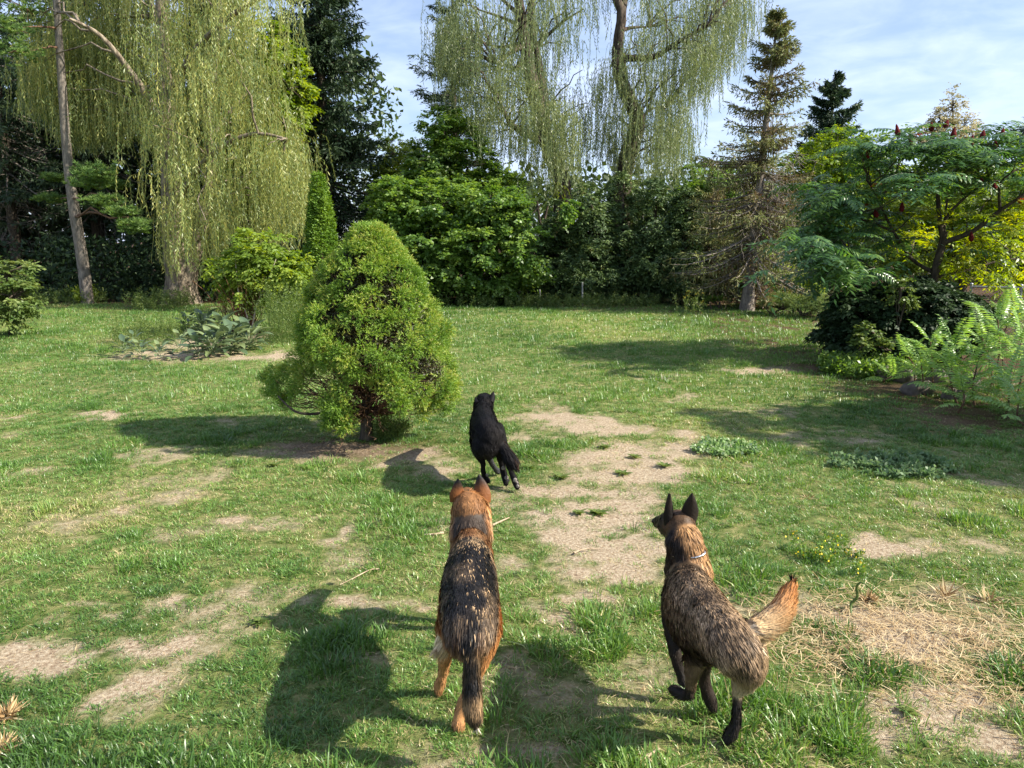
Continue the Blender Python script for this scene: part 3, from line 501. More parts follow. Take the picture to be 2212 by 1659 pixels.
# ------------------------------------------------------------------ spruces and pines
def spruce(name, label, cat, base, H, Rb, mat, seed, z0=.6, nb=200, droop=.35, bark=mB_dark, tr=.2, ns=13, need=5, L=.12, W=.036, prof=.85, hang=.5, group=None, dead=0, lean=0.0, bl=.42, irr=.25, keepf=1.0, top=None, side=None):
    r = np.random.default_rng(seed); root = empty(name, base, label, cat, group); z = z0 + (H - z0) * (1 - np.sqrt(r.random(nb))) if False else z0 + (H - z0) * r.random(nb) ** 1.15
    z = np.sort(z); lv = np.round(z / .38) * .38; z = np.clip(lv + r.normal(0, .07, nb), z0, H); f = 1 - (z - z0) / (H - z0); az = r.uniform(0, 2 * pi, nb)
    Lb = Rb * (f ** prof) * (1 + irr * (noise3(np.c_[az * .9, z * 1.1, z * 0], seed) * 2 - 1) + r.normal(0, .1, nb)) + .12
    if side is not None: Lb *= 1 + side * np.cos(az)
    s = (np.arange(ns) + .6) / ns; s = s[None] * np.ones((nb, 1)) + r.normal(0, .02, (nb, ns))
    dh = np.c_[np.cos(az), np.sin(az), 0 * az]; rise = (.25 - .55 * f) * 1.0
    def at(s):
        p = dh[:, None] * (s * Lb[:, None])[..., None] * 1.0; p[..., 2] = z[:, None] + Lb[:, None] * (rise[:, None] * s - droop * s ** 1.5 * f[:, None] + .28 * s ** 3)
        p[..., 0] += lean * p[..., 2]; return p + np.array((base[0], base[1], 0))
    St = at(s); sdv = np.cross(dh, (0, 0, 1.)); C_, D_, V_ = [], [], []
    btone = r.random(nb) * .5
    for kind in (-1, 1, 0, 2):
        if kind == 0: d = dh[:, None] * .35 + np.array((0, 0, -1.)) * hang * 2
        elif kind == 2: d = dh[:, None] * 1.0 + np.array((0, 0, .25))
        else: d = dh[:, None] * .75 + sdv[:, None] * kind * .9 + np.array((0, 0, -hang * .5))
        d = unit(d + r.normal(0, .22, St.shape)); l = bl * (1 - .55 * s) * np.minimum(1, Lb[:, None] / 1.2) * r.uniform(.6, 1.25, s.shape) * (hang if kind == 0 else .5 if kind == 2 else 1) + .06
        t = (np.arange(need) + .3) / need
        C = St[:, :, None] + d[:, :, None] * (l[..., None] * t)[..., None]; C[..., 2] -= .25 * hang * (l[..., None] * t ** 2)
        Dn = d[:, :, None] + r.normal(0, .38, C.shape); kk = (r.random(C.shape[:3]) < keepf)
        vv = btone[:, None, None] + .35 * s[..., None] + r.uniform(-.1, .25, C.shape[:3]); C_.append(C[kk]); D_.append(Dn[kk]); V_.append(vv[kk])
    C = np.concatenate(C_); D = np.concatenate(D_); v = np.clip(np.concatenate(V_), 0, 1); n = len(C)
    ld = [leaves(C, D, rdir(r, n) + (0, 0, .6), L * r.uniform(.7, 1.3, n), W * r.uniform(.7, 1.3, n), val=v)]
    tp_ = np.array([(base[0] + lean * H, base[1], H - .5 + k * .06) for k in range(12)]); n2 = 12 * 8; C = np.repeat(tp_, 8, 0); d = rdir(r, n2); d[:, 2] = .6; ld.append(leaves(C, d, rdir(r, n2), np.repeat(np.linspace(.2, .07, 12), 8), .03, val=.6))
    build('crown', ld, mat, root, kind='stuff')
    t = np.linspace(0, 1, 12); tp = np.c_[base[0] + lean * H * t, np.full(12, base[1]), base[2] - .05 + (H - base[2]) * t]; rr = tr * (1 - t) ** .8 + .012; rr[0] *= 1.3
    build('trunk', [(a, f_, .5) for a, f_ in tube(tp, rr, 10, .15, seed)], bark, root, smooth=True)
    ch = []; bp = at(np.linspace(0, 1, 6)[None] * np.ones((nb, 1)))
    for i in range(nb): ch += [(a, f_, .5) for a, f_ in tube(bp[i], np.linspace(.012 + .012 * Lb[i], .004, 6), 4, cap=False)]
    if dead:
        for i in range(dead):
            zz = r.uniform(z0 * .35 + .3, min(H * .6, z0 + 3)); a = r.uniform(0, 2 * pi); l = r.uniform(.4, 1.0) * Rb * .8; p0 = np.array((base[0] + lean * zz, base[1], zz)); p1 = p0 + (cos(a) * l, sin(a) * l, -r.uniform(.05, .55) * l)
            ch += [(q[0], q[1], .5) for q in limb(p0, p1, .014, .004, r, .06, .15, 6, 3)]
            for j in range(5): f0 = r.uniform(.3, 1); q0 = p0 + (p1 - p0) * f0; ch += [(q[0], q[1], .5) for q in limb(q0, q0 + rdir(r, 1)[0] * (.3, .3, .1) + (0, 0, -r.uniform(.1, .5)), .006, .003, r, 0, .1, 4, 3)]
    build('branches', ch, bark if not dead else mB_grey, root, kind='stuff')
    return root
s_ = lambda px, D: gp(A(px, 600, D)[0], D)
spruce('spruce_tree', 'tall dark Norway spruce with drooping boughs right of the left willow', 'spruce', s_(712, 27), 12.6, 2.6, mL_spruce, 31, z0=1.0, nb=280, droop=.45, tr=.25, ns=14, need=5, L=.17, W=.05, prof=.75, hang=.8, bl=.5)
spruce('spruce_tree', 'thinning brownish spruce with bare grey lower trunk at the right lawn edge', 'spruce', G2(1612, 672), A(1655, 30, G2(1612, 672)[1])[2], 1.75, mL_thin, 32, z0=1.0, nb=190, droop=.35, bark=mB_grey, tr=.15, ns=11, need=6, L=.10, W=.030, prof=.80, hang=.75, dead=110, lean=.05, bl=.34, irr=.45, keepf=.62)
spruce('spruce_tree', 'small dark spruce peeking out behind the thinning brownish spruce', 'spruce', s_(1772, 30), 7.8, 2.0, mL_spruce, 33, z0=1.5, nb=150, tr=.15, ns=11, need=5, L=.16, W=.05, prof=.8, hang=.4)
spruce('spruce_tree', 'dark green spruce between the hedge and the thinning brownish spruce', 'spruce', s_(1530, 22.5), 3.2, 1.5, mL_thin, 38, z0=.6, nb=90, tr=.08, ns=10, need=5, L=.12, W=.03, prof=.5, hang=.5, bl=.4, keepf=.8)
spruce('pine_tree', 'narrow dark pine rising left of the leaning willow', 'pine', s_(985, 31), 12.2, 1.25, mL_spruce, 34, z0=4.8, nb=110, tr=.2, ns=8, need=6, L=.16, W=.035, prof=.35, hang=.25, bl=.5, irr=.7, droop=.1)
spruce('spruce_tree', 'dark spruce with dead lower twigs at the far left edge', 'spruce', s_(42, 27.5), 14, 2.6, mL_spruce, 35, z0=3.6, nb=150, tr=.2, ns=10, need=4, L=.19, W=.055, hang=.7, dead=110)
spruce('spruce_tree', 'shaded spruce standing behind the leaning pine trunk', 'spruce', s_(222, 29), 15, 3.0, mL_spruce, 36, z0=3.0, nb=180, tr=.24, ns=10, need=4, L=.22, W=.065, hang=.7, dead=60)
spruce('spruce_tree', 'dense dark spruce filling the top left corner', 'spruce', s_(-50, 29.5), 15, 3.2, mL_spruce, 37, z0=1.2, nb=190, tr=.24, ns=10, need=4, L=.23, W=.07, hang=.5)
spruce('spruce_tree', 'shaded spruce behind the hanging curtains of the left willow', 'spruce', s_(470, 29), 13, 3.0, mL_spruce, 39, z0=1.2, nb=190, tr=.24, ns=10, need=4, L=.23, W=.07, hang=.5)
# the leaning pine in front of them
r = np.random.default_rng(40); b = G2(190, 657); DP = b[1]; root = empty('pine_tree', b, 'slim pine with a leaning grey trunk and soft bright green boughs', 'pine')
tp = smoothpath(pxpath([(190, 658), (178, 560), (160, 450), (147, 350), (138, 240), (130, 120), (122, 0), (110, -200)], DP), 20); tp[0, 2] = -.05
build('trunk', [(a, f, .5) for a, f in tube(tp, np.linspace(.17, .07, 20), 12, .1, 4)], mB_grey, root, smooth=True)
def needles(K, r, n=26, L=.10, W=.009, out=None):
    C = np.repeat(K, n, 0); d = rdir(r, len(C)); d[:, 2] = np.abs(d[:, 2]) * .8 + .1
    return leaves(C - d * .01, d, rdir(r, len(C)), L * r.uniform(.7, 1.2, len(C)), W, val=np.clip(np.repeat(r.uniform(0, .7, len(K)), n) + r.uniform(-.1, .25, len(C)), 0, 1), tri=True)
BL = [(215, 372, 46, 20, -2.1, .6), (195, 395, 44, 14, -1.9, .6), (225, 435, 42, 15, -2.2, .6), (262, 458, 34, 12, -2.4, .5), (290, 490, 34, 16, -2.5, .5), (185, 372, 25, 10, 0, .5), (120, 385, 26, 8, .6, .5), (250, 400, 26, 10, .8, .5), (110, 430, 30, 10, .8, .5), (30, 110, 60, 26, -1, .8), (20, 60, 45, 20, -1, .8), (60, 20, 60, 22, 0, 1), (170, -60, 100, 40, 0, 1.5), (90, -160, 100, 40, 0, 1.5)]
B = []
for (px, py, rx, ry, off, dr) in BL:
    c = A(px, py, DP + off); k = (DP + off) / FPX; B.append((c[0], c[1], c[2], rx * k, dr, ry * k))
B = np.array(B); K = np.concatenate([blobshell(B[i:i + 1], 150 if i < 9 else 90, r, lo=.1)[0] for i in range(len(B))])
build('crown', [needles(K, r, n=22, L=.13, W=.024)], mL_pine, root, kind='stuff'); ch = []
for c in B:
    j = np.abs(tp[:, 2] - c[2] - .15).argmin(); ch += [(q[0], q[1], .5) for q in limb(tp[j], c[:3] + (c[3] * .6, 0, 0), .035, .008, r, .03)]
for p in K[::14]:
    c = B[np.linalg.norm(B[:, :3] - p, axis=1).argmin()]; ch += [(q[0], q[1], .5) for q in limb(c[:3], p, .012, .004, r, 0, .05, 4, 4)]
build('branches', ch, mB_brown, root, kind='stuff')
# ------------------------------------------------------------------ broadleaf trees and hedge behind the lawn
HG = 'trees behind the lawn'
tree('maple_tree', 'light green maple between the left willow and the dark spruce', 'maple', HG, 610, 25, [(600, 130, 50, 40, 0, 1.2), (625, 190, 45, 50, -.3, 1.2), (610, 270, 45, 50, 0, 1.2), (570, 90, 50, 40, .3, 1.2), (560, 200, 60, 80, .8, 1.2), (560, 380, 70, 80, .8, 1.2)], 330, mL_lime, tr=.14, seed=51, tl=.35, per=8, twigs=8, L=.12, W=.075)
tree('maple_tree', 'tall maple with a ragged dark green top left of the leaning willow', 'maple', HG, 985, 26, [(955, 262, 40, 24, 0, .7), (985, 300, 52, 45, 0, 1.0), (930, 345, 50, 40, -.3, 1.2), (1010, 360, 70, 50, -.2, 1.3), (960, 420, 90, 60, -.6, 1.6), (1070, 430, 70, 50, -.4, 1.5), (1000, 500, 100, 60, -1, 1.6)], 560, mL_maple, tr=.16, seed=52, tl=.36, per=8, twigs=8, L=.12, W=.085, gap=.3)
tree('maple_tree', 'pale yellow green bushy maple right of the dark spruce', 'maple', HG, 870, 28.5, [(850, 330, 40, 26, 0, 1), (890, 360, 60, 40, 0, 1.3), (840, 420, 50, 60, 0, 1.3), (905, 430, 55, 50, 0, 1.3), (840, 520, 60, 70, .5, 1.5)], 380, mL_yellow, tr=.13, seed=53, tl=.36, per=8, twigs=8, L=.11, W=.06, gap=.25)
tree('maple_tree', 'dark maple with sunlit leaf clusters behind the small rounded spruce', 'maple', HG, 905, 23, [(860, 500, 60, 60, 0, 1.4), (930, 520, 60, 60, -.6, 1.3), (985, 560, 60, 50, -1, 1.2), (900, 590, 70, 50, -.8, 1.3), (870, 440, 70, 50, .2, 1.4), (960, 440, 80, 50, 0, 1.4), (820, 560, 50, 70, .3, 1.2)], 620, mL_maple, tr=.12, seed=54, tl=.34, per=8, twigs=8, L=.11, W=.08, gap=.36)
tree('maple_tree', 'bushy maple with bright leaves left of the dark cedars in the middle', 'maple', HG, 1090, 22.5, [(1060, 440, 70, 40, 0, 1.3), (1120, 480, 70, 50, -.4, 1.3), (1050, 520, 70, 50, -.4, 1.3), (1140, 545, 50, 50, -.8, 1.1), (1070, 590, 70, 40, -.4, 1.2), (1170, 440, 60, 30, 0, 1.2)], 600, mL_maple, tr=.11, seed=55, tl=.32, per=8, twigs=8, L=.105, W=.075, gap=.38)
for i, (px, D, top, bw, lab) in enumerate([(1205, 23.5, 440, 52, 'leftmost of the five shaggy dark cedars under the willows'), (1275, 23.2, 395, 50, 'second from left of the five shaggy dark cedars under the willows'), (1345, 23.6, 372, 52, 'middle one of the five shaggy dark cedars, tallest under the willows'), (1415, 23.0, 392, 50, 'fourth from left of the five shaggy dark cedars under the willows'), (1480, 22.6, 415, 48, 'rightmost of the five shaggy dark cedars, tipped with brown')]):
    k = 660 - top; tree('cedar_tree', lab, 'cedar', 'dark cedars forming the hedge', px, D, [(px, top + .16 * k, bw * .45, .17 * k, 0, .5), (px, top + .4 * k, bw * .8, .24 * k, 0, .9), (px - 8, top + .68 * k, bw, .25 * k, -.2, 1.1), (px + 14, top + .72 * k, bw * .9, .22 * k, -.1, 1.1)], 430, mL_cedar, tr=.11, seed=60 + i, tl=.3, per=8, twigs=7, L=.11, W=.045, droop=.5, flat=.2, upn=.2, nj=.7, gap=.3, gs=1.6)
tree('elm_tree', 'bright green leafy tree between the cedars and the thinning spruce', 'tree', HG, 1545, 26, [(1530, 385, 50, 30, 0, 1.2), (1590, 400, 60, 36, 0, 1.2), (1500, 440, 50, 40, 0, 1.2), (1560, 470, 70, 50, 0, 1.4), (1480, 520, 60, 60, 0, 1.4), (1560, 560, 80, 60, 0, 1.4)], 520, mL_maple, tr=.12, seed=66, tl=.34, per=8, twigs=8, L=.11, W=.06, gap=.3)
tree('maple_tree', 'yellow green tree behind the thinning spruce on its right', 'maple', HG, 1760, 27, [(1740, 360, 45, 40, 0, 1.3), (1800, 330, 55, 40, 0, 1.3), (1870, 330, 50, 36, 0, 1.3), (1780, 420, 80, 60, 0, 1.5), (1860, 420, 80, 60, 0, 1.5), (1720, 480, 70, 70, 0, 1.5), (1800, 540, 90, 70, 0, 1.5), (1700, 600, 70, 50, 0, 1.4)], 700, mL_lime, tr=.15, seed=67, tl=.38, per=8, twigs=7, L=.13, W=.07, gap=.2)
tree('maple_tree', 'bright yellow green tree glowing behind the sumac branches', 'maple', HG, 2080, 24.5, [(1960, 420, 70, 60, 0, 1.5), (2040, 400, 80, 60, 0, 1.5), (2140, 420, 80, 60, 0, 1.5), (2220, 430, 80, 70, 0, 1.5), (1980, 520, 80, 70, 0, 1.5), (2090, 520, 90, 70, 0, 1.5), (2200, 540, 80, 80, 0, 1.5)], 700, mL_lime, tr=.14, seed=68, tl=.36, per=7, twigs=7, L=.12, W=.07, gap=.15)
tree('poplar_tree', 'pale wispy poplar top rising behind the sumac', 'poplar', HG, 2050, 33, [(2058, 232, 14, 34, 0, .5), (2030, 258, 14, 26, 0, .5), (2000, 268, 10, 18, 0, .4), (2085, 268, 16, 22, 0, .5), (2050, 300, 50, 30, 0, 1), (2110, 280, 12, 16, 0, .4), (1985, 300, 30, 20, 0, .6)], 210, leaf_mat('pale poplar leaves', [(0, (.22, .22, .10)), (1, (.42, .38, .22))], trans=.4), tr=.1, seed=69, tl=.35, per=6, twigs=6, L=.09, W=.06, nj=1.0)
tree('spruce_tree', 'grey green juniper cut by the right picture edge', 'juniper', None, 2215, 26, [(2212, 290, 18, 26, 0, .5), (2218, 330, 34, 30, 0, .7), (2222, 390, 40, 50, 0, .8)], 120, mL_spruce, tr=.1, seed=70, tl=.3, per=7, twigs=7, L=.12, W=.05, flat=0)
# undergrowth shrubs at the foot of the trees on the right
for i, (px, py, D, rx, ry, mat, lab, L_, W_) in enumerate([
    (1555, 668, 20.3, 34, 20, mL_maple, 'low round green bush at the foot of the cedars', .08, .04),
    (1690, 670, 19.0, 50, 34, mL_weed, 'feathery grey green asters right of the grey spruce trunk', .07, .012),
    (1755, 672, 18.2, 45, 36, mL_weed, 'darker feathery asters beside the big shaded shrub', .07, .012),
    (1700, 618, 21.5, 60, 40, mL_yellow, 'yellow and brown leaved shrub behind the feathery asters', .08, .04),
    (1640, 650, 20.6, 26, 30, leaf_mat('rusty weed leaves', [(0, (.10, .06, .03)), (1, (.28, .17, .09))]), 'rusty dried weeds around the foot of the grey spruce trunk', .06, .02),
    (1640, 580, 21.0, 40, 50, mL_lime, 'light green shrub climbing behind the grey spruce trunk', .09, .05)]):
    tree('shrub', lab, 'shrub', None, px, D, [(px, py, rx, ry, 0, rx * D / FPX), (px - rx * .5, py + ry * .3, rx * .6, ry * .6, -.2, .3), (px + rx * .5, py + ry * .2, rx * .6, ry * .7, .1, .3)], 200, mat, tr=.02, seed=80 + i, tl=.2, per=8, twigs=8, L=L_, W=W_, flat=.1, nlimb=30)
tree('lilac_bush', 'pale leaved bush at the left picture edge beside the lawn', 'bush', None, 5, 14.8, [(c[0], c[1], c[2], rx, .6, rz) for (c, rx, rz) in [(A(15, 590, 14.8), .42, .35), (A(-25, 620, 14.8), .5, .6), (A(30, 640, 14.5), .34, .3), (A(10, 680, 14.5), .4, .3)]], 170, mL_weed, tr=.03, seed=90, tl=.2, per=8, twigs=8, L=.08, W=.045, nlimb=40)
# big dark shrub under the sumac
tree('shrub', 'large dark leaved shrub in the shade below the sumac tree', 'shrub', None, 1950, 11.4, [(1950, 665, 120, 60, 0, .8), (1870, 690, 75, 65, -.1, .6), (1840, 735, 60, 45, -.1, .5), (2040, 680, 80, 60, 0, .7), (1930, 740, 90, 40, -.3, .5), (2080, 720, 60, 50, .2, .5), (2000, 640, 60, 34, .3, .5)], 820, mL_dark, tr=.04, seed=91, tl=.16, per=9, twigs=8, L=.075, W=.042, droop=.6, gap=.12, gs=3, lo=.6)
tree('vine', 'pale variegated creeper climbing through the dark shrub', 'vine', None, 1945, 10.6, [(1945, 625, 18, 22, 0, .12), (1957, 650, 12, 12, 0, .1), (1880, 715, 22, 16, -.1, .12), (1862, 745, 16, 20, -.2, .12), (1905, 750, 16, 16, -.2, .12)], 60, mL_weed, tr=.012, seed=92, tl=.1, per=7, twigs=6, L=.05, W=.03, nlimb=10)
# forsythia-like shrub with pale stems in the left bed
b = G2(545, 722); DF = b[1]; r = np.random.default_rng(95); root = empty('flowering_shrub', b, 'yellow green shrub with two pale stems growing from the hosta bed', 'shrub')
K, o = blobshell(pxblobs([(555, 570, 70, 44, 0, .6), (500, 585, 45, 40, .1, .5), (610, 590, 50, 45, 0, .5), (560, 530, 60, 30, .2, .5), (635, 580, 28, 34, .1, .4), (545, 620, 60, 34, -.1, .4), (600, 635, 40, 20, -.1, .3)], DF), 330, r, lo=.35)
build('crown', sprays(K, o, r, twigs=6, tl=.2, per=7, L=.085, W=.045, droop=.5, upn=.6, nj=.6), mL_lime, root, kind='stuff')
for pts, w in [([(540, 724), (536, 690), (525, 660), (515, 630), (512, 600), (508, 560)], .018), ([(542, 724), (548, 690), (556, 655), (572, 620), (585, 590), (596, 560)], .018)]:
    build('stem', [(a, f, .5) for a, f in tube(smoothpath(pxpath(pts, DF - .3), 14), np.linspace(w, w * .5, 14), 8)], mB_pale, root, smooth=True)
ch = []
for i in range(130):
    a = r.uniform(0, 2 * pi); p0 = b + np.array((cos(a), sin(a), 0)) * r.uniform(.02, .32) - (.15, 0, 0); p1 = p0 + np.array((r.normal(0, .28), r.normal(0, .25), r.uniform(.7, 1.3))); ch += [(q[0], q[1], .5) for q in limb(p0, p1, .007, .004, r, .0, .08, 5, 4)]
build('canes', ch, bark_mat('red brown canes', (.10, .045, .025), (.30, .16, .09), 20), root, kind='stuff')
def weeds(name, label, cat, px, py, rx, ry, n, h0, h1, mat, seed, L_=.04, W_=.008, flower=None, spread=.12):
    r = np.random.default_rng(seed); c = P(px, py); e = ell(px, py, rx, ry); an = r.uniform(0, 2 * pi, n); rr = np.sqrt(r.random(n)); x = e[0] + e[2] * rr * np.cos(an); y = e[1] + e[3] * rr * np.sin(an)
    B0 = np.c_[x, y, gz(x, y)]; H = r.uniform(h0, h1, n); top = B0 + np.c_[r.normal(0, spread, n) * H * 2, r.normal(0, spread, n) * H * 2, H]; k = 16
    t = r.uniform(.15, 1, (n, k)); C = B0[:, None] + (top - B0)[:, None] * t[..., None]; D = rdir(r, n * k).reshape(n, k, 3); D[..., 2] = np.abs(D[..., 2]) * .6 + .25; C = C.reshape(-1, 3)
    C = np.concatenate([C, C + D.reshape(-1, 3) * L_ * 1.2]); D = np.concatenate([D.reshape(-1, 3), rdir(r, n * k) + (0, 0, .4)]); q = len(C)
    ch = [leaves(C, D, rdir(r, q) + (0, 0, .7), L_ * r.uniform(.6, 1.4, q), W_ * r.uniform(.7, 1.4, q), val=r.uniform(.1, .9, q))]
    w = np.array((.003, 0, 0)); V = np.stack([B0 - w, B0 + w, top + w * .5, top - w * .5], 1).reshape(-1, 3); ch.append((V, np.arange(n * 4).reshape(n, 4), .5)); mats = [mat]
    if flower is not None:
        fc = np.repeat(top[::2], 8, 0); ch.append(leaves(fc + r.normal(0, .02, fc.shape), rdir(r, len(fc)), rdir(r, len(fc)), .013, .012, val=.5) + (1,)); mats.append(flower)
    return tag(build(name, ch, mats, origin=(c[0], c[1], 0)), label, cat, kind='stuff' if n > 60 else None)
m_yfl = plain_mat('yellow petals', (.75, .52, .03), .6, .2, var=.1)
m_wfl = plain_mat('white petals', (.75, .73, .66), .6, .2, var=.1)
weeds('weeds', 'fine leaved wispy weeds on the left of the hosta bed', 'weeds', 330, 735, 75, 12, 110, .25, .55, mL_weed, 101, .05, .010)
weeds('weeds', 'tall feathery weeds right of the yellow green shrub', 'weeds', 630, 735, 42, 14, 200, .5, 1.1, mL_weed, 102, .05, .009)
weeds('weeds', 'thin weeds in front of the willow trunk', 'weeds', 345, 665, 70, 7, 130, .2, .55, mL_weed, 103, .06, .018)
weeds('weed_strip', 'ragged weeds along the shady foot of the middle trees', 'weeds', 1180, 662, 250, 5, 420, .1, .35, mL_weed, 104, .06, .022)
weeds('weed_strip', 'ragged weeds under the dark spruces at the far left', 'weeds', 110, 655, 130, 7, 260, .1, .4, mL_weed, 105, .06, .020)
weeds('goldenrod', 'yellow tipped goldenrod beside the low round bush', 'goldenrod', 1490, 684, 28, 4, 16, .3, .62, mL_weed, 106, .06, .012, m_yfl)
weeds('weeds', 'dark leafy weeds at the foot of the big shaded shrub', 'weeds', 1880, 805, 110, 16, 260, .08, .25, mL_maple, 107, .06, .03)
weeds('weeds', 'grassy weeds growing around the small rounded spruce trunk', 'weeds', 840, 948, 36, 8, 60, .08, .26, mL_weed, 108, .05, .008)
weeds('wildflower_patch', 'small yellow flowered weeds behind the raised orange tail', 'wildflowers', 1795, 1200, 85, 42, 22, .03, .08, mL_maple, 109, .022, .010, m_yfl)
weeds('clover_patch', 'pale leaved clover patch right of the bare soil', 'clover', 1570, 975, 70, 15, 110, .015, .045, leaf_mat('pale clover', [(0, (.10, .2, .05)), (.6, (.2, .32, .11)), (1, (.5, .55, .38))]), 110, .03, .025)
weeds('clover_patch', 'pale leaved ground cover patch in the shade at the right', 'clover', 1930, 1010, 130, 26, 100, .015, .045, leaf_mat('dull clover', [(0, (.07, .15, .05)), (1, (.2, .28, .14))]), 111, .035, .022)
weeds('yellow_seedling', 'small yellow green seedling beside the leaning pine trunk', 'seedling', 188, 655, 14, 3, 30, .15, .5, mL_yellow, 112, .09, .05)
for i, (px, py, s, lab) in enumerate([(1110, 1640, .1, 0)]): pass
# ------------------------------------------------------------------ slim arborvitae
r = np.random.default_rng(120); b = A(697, 600, 19.2); base = gp(b[0], 19.2); root = empty('arborvitae', base, 'slim bright green columnar arborvitae in front of the dark spruce', 'arborvitae')
n = 1700; z = 3.28 * (1 - r.random(n) ** 1.0 * .98); H = 3.3; prof = .36 * np.clip((1 - z / H) * 1.9, 0, 1) ** .62; an = r.uniform(0, 2 * pi, n); q = noise3(np.c_[an * 2.2, z * 3, z * 0], 4); rad = prof * (.72 + .42 * q)
K = np.c_[base[0] + rad * np.cos(an), base[1] + rad * np.sin(an), z + .05]; o = np.c_[np.cos(an), np.sin(an), an * 0 + 1.4]
build('crown', sprays(K, unit(o), r, twigs=4, tl=.11, per=5, L=.065, W=.030, droop=-.2, flat=0, upn=0, nj=1, tone=np.clip(q, 0, 1)), mL_arbor, root, kind='stuff')
build('trunk', [(a, f, .5) for a, f in tube([base, base + (0, 0, 1.5), base + (0, 0, 3)], [.07, .05, .015], 8)], mB_brown, root, smooth=True)
# ------------------------------------------------------------------ woodland seen between the trees
r = np.random.default_rng(130); n = 42000
x = r.uniform(-34, 38, n); y = r.uniform(31, 46, n); top = 3.8 + 2.2 * fbm(x * .25, y * .2, 3, 8) + np.where(x < -6, 5.5, 0) ; z = top * r.random(n) ** .8; C = np.c_[x, y, z]
D = rdir(r, n); D[:, 2] -= .3; r2 = np.random.default_rng(131); n2 = 9000; C2 = np.c_[r2.uniform(-30, -7.5, n2), r2.uniform(30.5, 33, n2), 7.5 * r2.random(n2)]
tag(build('woodland', [leaves(C2, rdir(r2, n2), rdir(r2, n2) + (0, -.3, .6), r2.uniform(.35, .6, n2), r2.uniform(.2, .4, n2), val=r2.random(n2) * .6), leaves(C, D, rdir(r, n) + (0, -.3, .6), r.uniform(.25, .5, n), r.uniform(.15, .3, n), val=np.clip(noise3(C * .5, 3) * .9 + r.uniform(-.2, .2, n), 0, 1))], leaf_mat('woodland leaves', [(0, (.02, .04, .014)), (.5, (.05, .085, .022)), (1, (.12, .16, .04))], trans=.3)), 'unbroken mass of far trees closing the view behind the garden', 'woodland', kind='stuff')
ch = []
for i in range(60):
    px = r.uniform(-22, 22); yy = r.uniform(24.5, 33); h = r.uniform(1.5, 3.2); ch += [(q[0], q[1], .5) for q in limb((px, yy, 0), (px + r.normal(0, .5), yy, h), r.uniform(.04, .13), .03, r, 0, .05, 6, 6)]
tag(build('thicket_stems', ch, mB_dark), 'thin dark stems standing in the shade behind the lawn edge', 'stems', kind='stuff')
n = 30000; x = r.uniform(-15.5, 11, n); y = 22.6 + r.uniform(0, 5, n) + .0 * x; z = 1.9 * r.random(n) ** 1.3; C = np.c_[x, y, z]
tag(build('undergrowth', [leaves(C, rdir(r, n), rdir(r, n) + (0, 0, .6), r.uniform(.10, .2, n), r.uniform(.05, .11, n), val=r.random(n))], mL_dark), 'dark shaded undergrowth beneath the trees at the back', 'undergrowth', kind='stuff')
for k, (px, py, y1, lab) in enumerate([(1258, 661, 612, 'taller of two thin grey stakes at the foot of the cedars'), (1166, 660, 628, 'shorter of two thin grey stakes at the foot of the cedars')]):
    b = G2(px, py); t_ = A(px, y1, b[1]); o = build('stake', [(a, f, .5) for a, f in tube([b - (0, 0, .1), (b + t_) / 2, t_], .022, 8)] + [(a, f, .5) for a, f in tube([t_, t_ + (0, 0, .03)], [.028, .02], 8)], plain_mat('weathered stake %d' % k, (.30, .29, .27)), origin=tuple(b)); tag(o, lab, 'stake', 'thin stakes')
for i, (px, y0, y1) in enumerate([(1665, 130, 330), (1655, 230, 360), (1740, 280, 360)]):
    ch = []; a0 = A(px, 400, 29); a1 = A(px + 12, y0 + 20, 29); ch += [(q[0], q[1], .5) for q in limb(a0 - (0, 0, 3.5), a1, .05, .008, r, 0, .03, 9, 5)]
    for j in range(14): f0 = r.uniform(.35, .95); q0 = a0 + (a1 - a0) * f0; ch += [(q[0], q[1], .5) for q in limb(q0, q0 + (r.normal(0, .45), 0, r.uniform(.3, .9)), .010, .004, r, 0, .05, 5, 3)]
    tag(build('bare_tree', ch, mB_grey, origin=(a0[0], 29, 0)), ['tallest leafless grey treetop right of the thinning spruce', 'short leafless sapling behind the thinning spruce', 'leafless twigs beside the small dark spruce'][i], 'bare tree', 'leafless trees')
# ------------------------------------------------------------------ small rounded spruce, the nearest tree
r = np.random.default_rng(200); b = G2(792, 950); DS = b[1]; root = empty('dwarf_spruce', b, 'small rounded bright green spruce with open bare lower branches', 'spruce')
kx = lambda px: A(px, 700, DS)[0]; kz = lambda py: A(792, py, DS)[2]; s = DS / FPX
prof = [(489, 806, 20, 1), (509, 808, 40, 1), (545, 808, 70, 1), (600, 800, 110, 1), (651, 800, 136, 1), (697, 800, 160, 1), (730, 804, 166, 1), (757, 812, 160, 1), (800, 842, 142, 1), (850, 862, 118, 1), (870, 880, 90, 1)]
pz = np.array([kz(p[0]) for p in prof])[::-1]; pc = np.array([kx(p[1]) for p in prof])[::-1]; pr = np.array([p[2] * s for p in prof])[::-1]
nC = 600; z = kz(860) + (kz(497) - kz(860)) * r.random(nC) ** .85; an = r.uniform(0, 2 * pi, nC); R0 = np.interp(z, pz, pr); c0 = np.interp(z, pz, pc)
R0 = np.maximum(R0 * (.80 + .30 * noise3(np.c_[np.cos(an) * 3.6, np.sin(an) * 3.6, z * 6], 12)) - .045, .015); cl = np.c_[c0 + np.cos(an) * R0, DS + np.sin(an) * R0 * .95, z]; cr_ = r.uniform(.06, .105, nC) * (1 - .25 * sstep(.5, 1, (z - pz[0]) / (pz[-1] - pz[0])))
